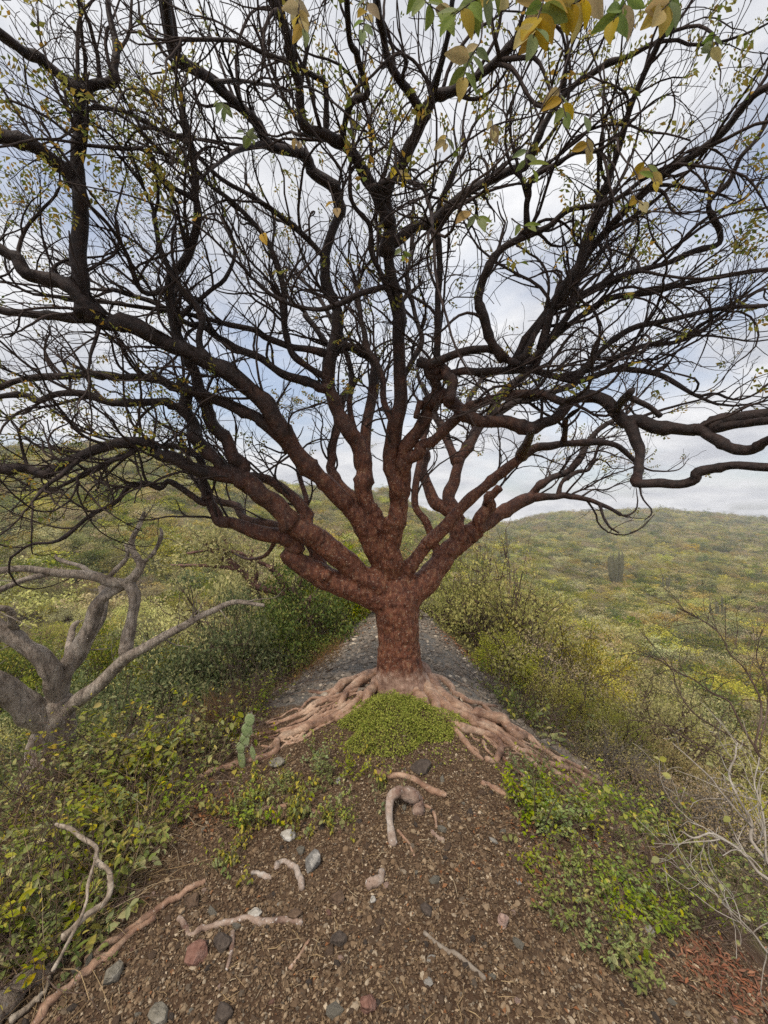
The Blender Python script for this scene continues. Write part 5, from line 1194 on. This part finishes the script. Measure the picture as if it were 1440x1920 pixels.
def shrub_from(name, defs, m_, label, leafm=None, tw_=(9, 0.16), leafL=0.03, leafn=40, cat='shrub'):
    root = ob(name, None, label=label, category=cat); tws = []
    for pts, r0, r1, Y0, Y1_ in defs:
        P = catmull(np.asarray(pts, float), 5); Yv = polyY(P, Y0, Y1_); Q = np.array([W(p[0], p[1], y) for p, y in zip(P, Yv)]); rr = np.linspace(r0, r1, len(P)) * Yv / F
        mb = MB(); one_tube(mb, rough_path(Q, rr, 1.0), rr * 0.85, 7, 0.1); ob('branch', mb.mesh('branch', m_), root); spawn2(Q, rr, tw_[0], 0.15, tw_[1], tws, 0.01, 0.003)
    sub = []
    for P, r_ in tws: spawn2(P, r_, 9, 0.2, tw_[1] * 0.5, sub, 0.0, 0.0016)
    allt = tws + sub
    mb = MB(); v, q = tubes(np.array([a for a, _ in allt]), np.array([b for _, b in allt]), 4); mb.add(v, q); ob('twigs', mb.mesh('twigs', m_), root, kind='stuff')
    if leafm:
        for j in range(leafn):
            P, _ = allt[rng.integers(len(allt))]; d = nrm(rng.normal(size=3)); nv_ = nrm(rng.normal(size=3) + [0, -0.6, 0.6]); nv_ = nrm(nv_ - nv_.dot(d) * d); xx = np.cross(d, nv_); L = leafL * rng.uniform(0.6, 1.2); p = P[-1]
            o = ob('leaf', leafm[rng.integers(len(leafm))], root)
            o.matrix_local = Matrix(((xx[0] * L, d[0] * L, nv_[0] * L, p[0]), (xx[1] * L, d[1] * L, nv_[1] * L, p[1]), (xx[2] * L, d[2] * L, nv_[2] * L, p[2]), (0, 0, 0, 1)))
    return root
YL = [big_leaf_mesh('leaf', mat('lime leaf', [(0.25, 0.28, 0.05), (0.40, 0.38, 0.08), (0.5, 0.42, 0.06)], scale=20, transl=0.4, objrnd=0.5), 1, 0.7, 0.2)]
shrub_from('white_twig_shrub', [
 ([(1470, 1700), (1440, 1645), (1410, 1615), (1360, 1577), (1310, 1572), (1270, 1555)], 3.85, 1.38, 1.35, 1.6),
 ([(1470, 1690), (1428, 1605), (1410, 1550), (1382, 1490), (1370, 1430), (1385, 1390)], 3.85, 1.38, 1.35, 1.7),
 ([(1410, 1550), (1365, 1500), (1315, 1445), (1265, 1395)], 2.20, 1.10, 1.5, 1.9),
 ([(1440, 1620), (1430, 1520), (1415, 1480), (1420, 1420)], 2.20, 1.10, 1.4, 1.6),
 ([(1465, 1800), (1420, 1760), (1370, 1710), (1330, 1660)], 2.20, 1.10, 1.2, 1.5),
 ([(1360, 1577), (1330, 1560), (1300, 1540)], 1.65, 0.83, 1.55, 1.6)], M_WHITE, 'leafless shrub of crooked whitish twigs on the steep bank', YL, (22, 0.22), 0.028, 40)
shrub_from('thorny_shrub', [
 ([(1425, 1420), (1417, 1300), (1400, 1256), (1372, 1226), (1346, 1186), (1310, 1160), (1270, 1140)], 2.20, 0.83, 2.6, 3.0),
 ([(1425, 1420), (1380, 1330), (1340, 1300), (1290, 1270), (1240, 1240), (1190, 1225)], 2.20, 0.83, 2.6, 3.1),
 ([(1400, 1400), (1320, 1350), (1270, 1290), (1255, 1250), (1200, 1180)], 1.65, 0.66, 2.7, 3.2),
 ([(1425, 1410), (1440, 1300), (1420, 1230), (1430, 1180)], 1.65, 0.66, 2.6, 2.9),
 ([(1380, 1430), (1300, 1390), (1240, 1360), (1180, 1350)], 1.65, 0.66, 2.4, 2.7)], M_BROWN, 'thorny shrub of thin dark arching stems above the bank', YL, (16, 0.32), 0.016, 70)

# ------------------------------------------------------------------ prickly pear and young cacti
pear = ob('prickly_pear', None, label='small prickly pear of stacked round green pads by the long root', category='cactus')
g0 = G(452, 1440); Yp = g0[1]
for i, (px, py, w, h) in enumerate([(453, 1424, 7, 19), (451, 1402, 8, 11), (459, 1387, 9, 11), (463, 1369, 10.5, 13), (468, 1350, 9.5, 12), (474, 1412, 5, 13)]):
    c = W(px, py, Yp - 0.004 * i); a = w * Yp / F; b = h * Yp / F
    th_ = np.linspace(0, np.pi, 9); P = np.stack([np.zeros(9), np.zeros(9), -np.cos(th_) * b], 1); v, q = tubes(P[None], (np.sin(th_) * 1.0 * np.ones(9) + 0.02)[None], 14)
    v[:, 0] *= a; v[:, 1] *= a * 0.17; an = rng.normal() * 0.12; ca, sa = math.cos(an), math.sin(an)
    v = np.stack([v[:, 0] * ca - v[:, 2] * sa, v[:, 1], v[:, 0] * sa + v[:, 2] * ca], 1) + c
    mb = MB(); mb.add(v, q); pad = ob('pad', mb.mesh('pad', M_PEAR), pear)
    A = []; 
    for _ in range(40):
        k = v[rng.integers(len(v))]; d = nrm(k - c + rng.normal(size=3) * 0.006); A.append(np.array([k, k + d * 0.007, k + d * 0.013]))
    mb = MB(); vv, qq = tubes(np.array(A), np.tile([0.0005, 0.0004, 0.0002], (40, 1)), 3); mb.add(vv, qq); ob('spines', mb.mesh('spines', M_SPINE), pad, kind='stuff')
for px, py, h, lb in ((450, 1352, 0.14, 'thin grey upright cactus shoot on the gravel bank'), (355, 1340, 0.12, 'thin grey upright cactus shoot under the dark green shrub'), (885, 1291, 0.06, 'tiny dark cactus shoot on the gravel behind the root fan')):
    g = G(px, py); r_ = h * 0.09; P = np.array([[0, 0, -0.01], [0.002, 0, h * .3], [0, 0.002, h * .6], [0, 0, h * 0.93], [0, 0, h]]) + g
    v, q = tubes(P[None], np.array([[r_, r_, r_ * 1.1, r_, r_ * .3]]), 12); v = v.reshape(5, 12, 3); v[:, ::2] = P[:, None] + (v[:, ::2] - P[:, None]) * 0.75
    mb = MB(); mb.add(v, q); ob('cactus_shoot', mb.mesh('cactus_shoot', M_CACT, False), label=lb, category='cactus')

# brown stump under the large shrub
g = G(915, 1252); mb = MB()
P = g + np.array([[0, 0, -0.08], [0.0, 0, 0.05], [0.01, 0.01, 0.16], [0.09, 0.02, 0.19]]); one_tube(mb, catmull(P, 4), np.interp(np.linspace(0, 1, 13), [0, 0.4, 0.8, 1], [0.15, 0.09, 0.07, 0.02]), 12, 0.25)
ob('tree_stump', mb.mesh('tree_stump', mat('stump', [(0.14, 0.075, 0.04), (0.24, 0.14, 0.08), (0.3, 0.2, 0.12)], scale=14, bump=0.6)), label='rusty brown broken stump under the large rounded shrub', category='stump')

# ------------------------------------------------------------------ stones
ico_v = []; gr = (1 + 5 ** 0.5) / 2
for a_, b_2 in ((-1, gr), (1, gr), (-1, -gr), (1, -gr)): ico_v.append((a_, b_2, 0))
for a_, b_2 in ((-1, gr), (1, gr), (-1, -gr), (1, -gr)): ico_v.append((0, a_, b_2))
for a_, b_2 in ((gr, -1), (gr, 1), (-gr, -1), (-gr, 1)): ico_v.append((a_, 0, b_2))
ICO = nrm(np.array(ico_v, float))
from itertools import combinations
ed = 1.1
ICF = []
for a_, b_2, c_ in combinations(range(12), 3):
    A_, B_, C_ = ICO[a_], ICO[b_2], ICO[c_]
    if max(np.linalg.norm(A_ - B_), np.linalg.norm(B_ - C_), np.linalg.norm(A_ - C_)) < ed:
        ICF.append((a_, b_2, c_) if np.dot(np.cross(B_ - A_, C_ - A_), A_) > 0 else (a_, c_, b_2))
ICF = np.array(ICF)
def pebbles(P, S, squash=0.55):
    n = len(P)
    V = ICO[None] * (1 + rng.uniform(-0.32, 0.32, (n, 12, 1))) * S[:, None, None] * (np.stack([rng.uniform(0.7, 1.35, n), rng.uniform(0.7, 1.2, n), rng.uniform(squash - 0.15, squash + 0.25, n)], 1))[:, None]
    a = rng.uniform(0, 6.28, n); ca, sa = np.cos(a)[:, None], np.sin(a)[:, None]
    b = rng.normal(size=n) * 0.35; cb, sb = np.cos(b)[:, None], np.sin(b)[:, None]
    x, y, z = V[..., 0], V[..., 1], V[..., 2]; y, z = y * cb - z * sb, y * sb + z * cb; x, y = x * ca - y * sa, x * sa + y * ca
    V = np.stack([x, y, z], -1) + P[:, None]
    return V.reshape(-1, 3), (ICF[None] + (np.arange(n) * 12)[:, None, None]).reshape(-1, 3)
def scatter(n, x0, x1, y0, y1, keep):
    out_ = []; tot = 0
    while tot < n:
        x = rng.uniform(x0, x1, 4 * n); y = rng.uniform(y0, y1, 4 * n); k = rng.random(4 * n) < keep(x, y); out_.append(np.stack([x[k], y[k]], 1)); tot += k.sum()
    return np.concatenate(out_)[:n]
def soil_keep(x, y):
    d = np.abs(x - 0.02 - 0.06 * y); return np.clip(1.25 - np.clip(d - 0.55, 0, 9) * 0.9, 0.05, 1) * np.clip(1.6 / y, 0.3, 1) 
OCT = np.array([(1, 0, 0), (-1, 0, 0), (0, 1, 0), (0, -1, 0), (0, 0, 1), (0, 0, -1.0)]); OCF = np.array([(0, 2, 4), (2, 1, 4), (1, 3, 4), (3, 0, 4), (2, 0, 5), (1, 2, 5), (3, 1, 5), (0, 3, 5)])
def chips(P, S):
    n = len(P); V = (OCT[None] + rng.uniform(-0.35, 0.35, (n, 6, 3))) * S[:, None, None] * np.stack([rng.uniform(0.7, 1.5, n), rng.uniform(0.6, 1.1, n), rng.uniform(0.4, 0.8, n)], 1)[:, None]
    a = rng.uniform(0, 6.28, n); ca, sa = np.cos(a)[:, None], np.sin(a)[:, None]; b = rng.normal(size=n) * 0.5; cb, sb = np.cos(b)[:, None], np.sin(b)[:, None]
    x, y, z = V[..., 0], V[..., 1], V[..., 2]; y, z = y * cb - z * sb, y * sb + z * cb; x, y = x * ca - y * sa, x * sa + y * ca
    return (np.stack([x, y, z], -1) + P[:, None]).reshape(-1, 3), (OCF[None] + (np.arange(n) * 6)[:, None, None]).reshape(-1, 3)
xy = scatter(11000, -1.7, 1.7, 0.95, 3.1, soil_keep); S = 0.0050 + 0.008 * rng.random(len(xy)) ** 3.2
P = np.stack([xy[:, 0], xy[:, 1], height(xy[:, 0], xy[:, 1]) + S * 0.22], 1)
mb = MB(); v, t = pebbles(P, S); mb.add(v, t=t)
xy = scatter(82000, -1.7, 1.7, 0.95, 3.1, soil_keep); S = 0.0030 + 0.0040 * rng.random(len(xy)) ** 1.8
P = np.stack([xy[:, 0], xy[:, 1], height(xy[:, 0], xy[:, 1]) + S * 0.35 + rng.uniform(0, 0.004, len(xy))], 1)
v, t = chips(P, S); mb.add(v, t=t); ob('gravel', mb.mesh('gravel', M_PEB, False), ground, kind='stuff')
xy = scatter(14000, -2.4, 2.4, 3.2, 7.6, lambda x, y: ((x - crest_x(y) > -GL(y)) & (x - crest_x(y) < GR(y))) * np.clip(4.0 / y, 0, 1)); S = 0.005 + 0.028 * rng.random(len(xy)) ** 4.5
P = np.stack([xy[:, 0], xy[:, 1], height(xy[:, 0], xy[:, 1]) + S * 0.15], 1)
mb = MB(); v, t = pebbles(P, S); mb.add(v, t=t); ob('gravel', mb.mesh('grey_gravel', M_PEBG, False), ground, kind='stuff')
PV = []
for m_ in (M_R_BROWN, M_R_BROWN, M_R_DARK, M_R_DARK, M_R_GREY, M_R_PINK, M_R_PALE, M_R_RED):
    mb = MB(); v, t = pebbles(np.zeros((1, 3)), np.ones(1), 0.6); mb.add(v, t=t); PV.append(mb.mesh('pebble', m_, False))
xy = scatter(280, -1.25, 1.25, 1.05, 2.4, soil_keep)
for x, y in xy:
    s = 0.009 + 0.014 * rng.random() ** 2; ob('pebble', PV[rng.choice(8, p=[.22, .2, .17, .13, .11, .06, .04, .07])], ground, loc=(x, y, float(height(x, y)) + s * 0.2), rot=(rng.normal() * .3, rng.normal() * .3, rng.uniform(0, 6.28)), scale=s)
def stone(px, py, w, h, m_, label, tilt=0.0):
    g = G(px, py + h * 0.4); a = w * g[1] / F * 0.5; b = h * g[1] / F * 0.5
    import bmesh
    bm = bmesh.new(); bmesh.ops.create_icosphere(bm, subdivisions=2, radius=1)
    dirs = [Vector(rand_dirs(1)[0]) for _ in range(11)]
    for v_ in bm.verts:                                   # flattened by random cutting planes: angular like broken rock
        for d_ in dirs:
            k = v_.co.dot(d_)
            if k > 0.66: v_.co -= d_ * (k - 0.66)
        v_.co *= 1 + random.uniform(-0.05, 0.05)
        v_.co.x *= a * 1.25; v_.co.y *= a; v_.co.z *= b * 1.2
    me_ = bpy.data.meshes.new('stone'); bm.to_mesh(me_); bm.free(); me_.materials.append(m_)
    ob('stone', me_, loc=(g[0], g[1], g[2] + b * 0.5), rot=(0, tilt, rng.uniform(-0.4, 0.4)), label=label, category='stone', group='loose stones on the path')
for a_ in [
 (586, 1612, 34, 34, M_R_BLUE, 'pointed blue-grey stone with white flank beside the broad white root', -0.8),
 (632, 1684, 26, 26, M_R_BROWN, 'blocky brown stone below the stubby white root', 0.2),
 (944, 1724, 20, 30, M_R_PINK, 'pinkish angular stone on the open gravel', 0.3),
 (370, 1780, 44, 36, M_R_RED, 'flat reddish slab stone under the long pale root', 0.1),
 (418, 1768, 32, 30, M_R_DARK, 'dark slab stone next to the reddish slab', 0.3),
 (212, 1826, 34, 34, M_R_GREY, 'pale grey rounded stone beside the lower reddish root', 0),
 (540, 1567, 26, 18, M_R_PALE, 'small white flat stone among the green weeds', 0),
 (478, 1714, 24, 16, M_R_PALE, 'pale flat stone just above the long pale root', 0),
 (553, 1714, 24, 20, M_R_BROWN, 'dark brown stone touching the tip of the long pale root', 0),
 (634, 1758, 28, 24, M_R_DARK, 'dark lump of stone on the middle of the gravel', 0),
 (362, 1690, 26, 24, M_R_BROWN, 'brown stone by the upper reddish root', 0.2),
 (300, 1905, 40, 30, M_R_GREY, 'grey stone half buried at the lowest gravel', 0),
 (800, 1706, 24, 20, M_R_DARK, 'flat dark stone near the thin slanting grey root', 0),
 (790, 1437, 40, 20, M_R_DARK, 'dark low rock on the soil below the green mat', 0),
 (420, 1896, 36, 28, M_R_DARK, 'dark stone at the lowest gravel beside the grey one', 0),
 (700, 1686, 10, 16, M_R_PALE, 'tiny white chip below the stubby white root', 0),
 (690, 1880, 34, 30, M_R_RED, 'reddish dark stone set in coarse gravel', 0.2),
 (520, 1428, 30, 18, M_R_GREY, 'grey stone tucked under the long root', 0),
]: stone(*a_)

# ------------------------------------------------------------------ litter
A = []; Bq = []
xy = scatter(900, -1.5, 1.4, 1.0, 3.0, soil_keep)
for x, y in xy:
    a = rng.uniform(0, 6.28); L = rng.uniform(0.015, 0.07); p = np.array([x, y, float(height(x, y)) + 0.003]); d = np.array([math.cos(a), math.sin(a), 0]) * L; m_ = rng.normal(size=3) * L * 0.08
    q = p + d; q[2] = float(height(q[0], q[1])) + 0.003 + rng.random() * 0.006; A.append(np.array([p, (p + q) / 2 + [m_[0], m_[1], 0.003], q])); r_ = rng.uniform(0.0006, 0.0016); Bq.append([r_, r_, r_ * .6])
mb = MB(); v, q = tubes(np.array(A), np.array(Bq), 4); mb.add(v, q)
ob('straw_litter', mb.mesh('straw_litter', M_STRAW), kind='stuff', label='pale straw bits strewn over the brown gravel', category='litter')
A = []; Bq = []
xy = scatter(420, -2.3, 2.2, 3.3, 6.6, lambda x, y: ((x - crest_x(y) > -GL(y) - 0.15) & (x - crest_x(y) < GR(y) + 0.15)) * (0.12 + np.clip(np.abs(x - crest_x(y)) / GR(y), 0, 1) ** 3))
for x, y in xy:
    a = rng.uniform(0, 6.28); L = rng.uniform(0.05, 0.30); n_ = 5; tt = np.linspace(-0.5, 0.5, n_)
    qx = x + math.cos(a) * L * tt + rng.normal(size=n_) * L * 0.05; qy = y + math.sin(a) * L * tt + rng.normal(size=n_) * L * 0.05
    A.append(np.stack([qx, qy, height(qx, qy) + 0.008 + rng.uniform(0, 0.02)], 1)); r_ = rng.uniform(0.002, 0.006); Bq.append(np.linspace(r_, r_ * .5, n_))
mb = MB(); v, q = tubes(np.array(A), np.array(Bq), 4); mb.add(v, q)
ob('stick_litter', mb.mesh('stick_litter', M_STRAWB), kind='stuff', label='dead sticks strewn over the grey gravel behind the tree', category='litter')
def litter(n, pts_fn, m_, name, label, L0=0.02, wid=0.6):
    P = np.array([pts_fn() for _ in range(n)]); P = P + np.stack([np.zeros(n), np.zeros(n), rng.uniform(0.002, 0.012, n)], 1)
    a = rng.uniform(0, 6.28, n); D = nrm(np.stack([np.cos(a), np.sin(a), rng.normal(size=n) * 0.25], 1)); U = np.array([0, 0, 1.]) + rng.normal(size=(n, 3)) * 0.35; U = nrm(U - (U * D).sum(-1, keepdims=True) * D)
    L = L0 * rng.uniform(0.5, 1.4, n); mb = MB(); v, t = leaf_quads(P, D, U, L, L * wid * rng.uniform(0.6, 1.2, n), 0.35); mb.add(v, t=t); ob(name, mb.mesh(name, m_), kind='stuff', label=label, category='litter')
def gp(x, y, sx, sy):
    def f():
        while True:
            px, py = x + rng.normal() * sx, y + rng.normal() * sy
            if py < 1950: return G(px, py)
    return f
litter(420, gp(400, 1510, 38, 22), M_LITTER, 'leaf_litter', 'orange-brown fallen leaves heaped beside the upper weeds', 0.022)
def redf():
    t = rng.random(); return G(1285 + 150 * t + rng.normal() * 24, 1775 + 115 * t + rng.normal() * 26)
litter(520, redf, M_LITTER_RED, 'red_leaf_litter', 'rust-red drift of fallen leaves and bark on the steep bank', 0.032, 0.25)
def anyf():
    while True:
        px, py = rng.uniform(200, 1250), rng.uniform(1430, 1915)
        g = G(px, py)
        return g
litter(330, anyf, M_LITTER, 'scattered_leaves', 'single brown leaves scattered over the soil and bank', 0.016)
def edgef():
    y = rng.uniform(3.4, 6.4); sd_ = rng.choice([-1, 1]); w_ = (GL(y) if sd_ < 0 else GR(y)) + rng.normal() * 0.16; x = float(crest_x(y)) + sd_ * w_
    return np.array([x, y, float(height(x, y))])
litter(1500, edgef, M_LITTER, 'edge_litter', 'brown leaf litter along both edges of the grey gravel', 0.045)
litter(500, gp(1050, 1560, 90, 60), M_LITTER, 'bank_litter', 'brown leaf litter under the wiry plants of the bank', 0.02)

# ------------------------------------------------------------------ haze
hz = MB(); x0, x1, y0, y1, z0, z1 = -600, 600, -90, 640, -95, 75
hz.add([(x0, y0, z0), (x1, y0, z0), (x1, y1, z0), (x0, y1, z0), (x0, y0, z1), (x1, y0, z1), (x1, y1, z1), (x0, y1, z1)],
       [[0, 3, 2, 1], [4, 5, 6, 7], [0, 1, 5, 4], [1, 2, 6, 5], [2, 3, 7, 6], [3, 0, 4, 7]])
hm_ = bpy.data.materials.new('haze'); hm_.use_nodes = True; t = hm_.node_tree; t.nodes.clear()
o_ = N(t, 'ShaderNodeOutputMaterial'); pv = N(t, 'ShaderNodeVolumePrincipled'); pv.inputs['Density'].default_value = 0.0009; pv.inputs['Color'].default_value = (0.96, 0.97, 1.0, 1)
t.links.new(pv.outputs[0], o_.inputs['Volume'])
ob('haze', hz.mesh('haze', hm_, False), kind='stuff', label='thin pale haze over the valley and hills', category='haze')
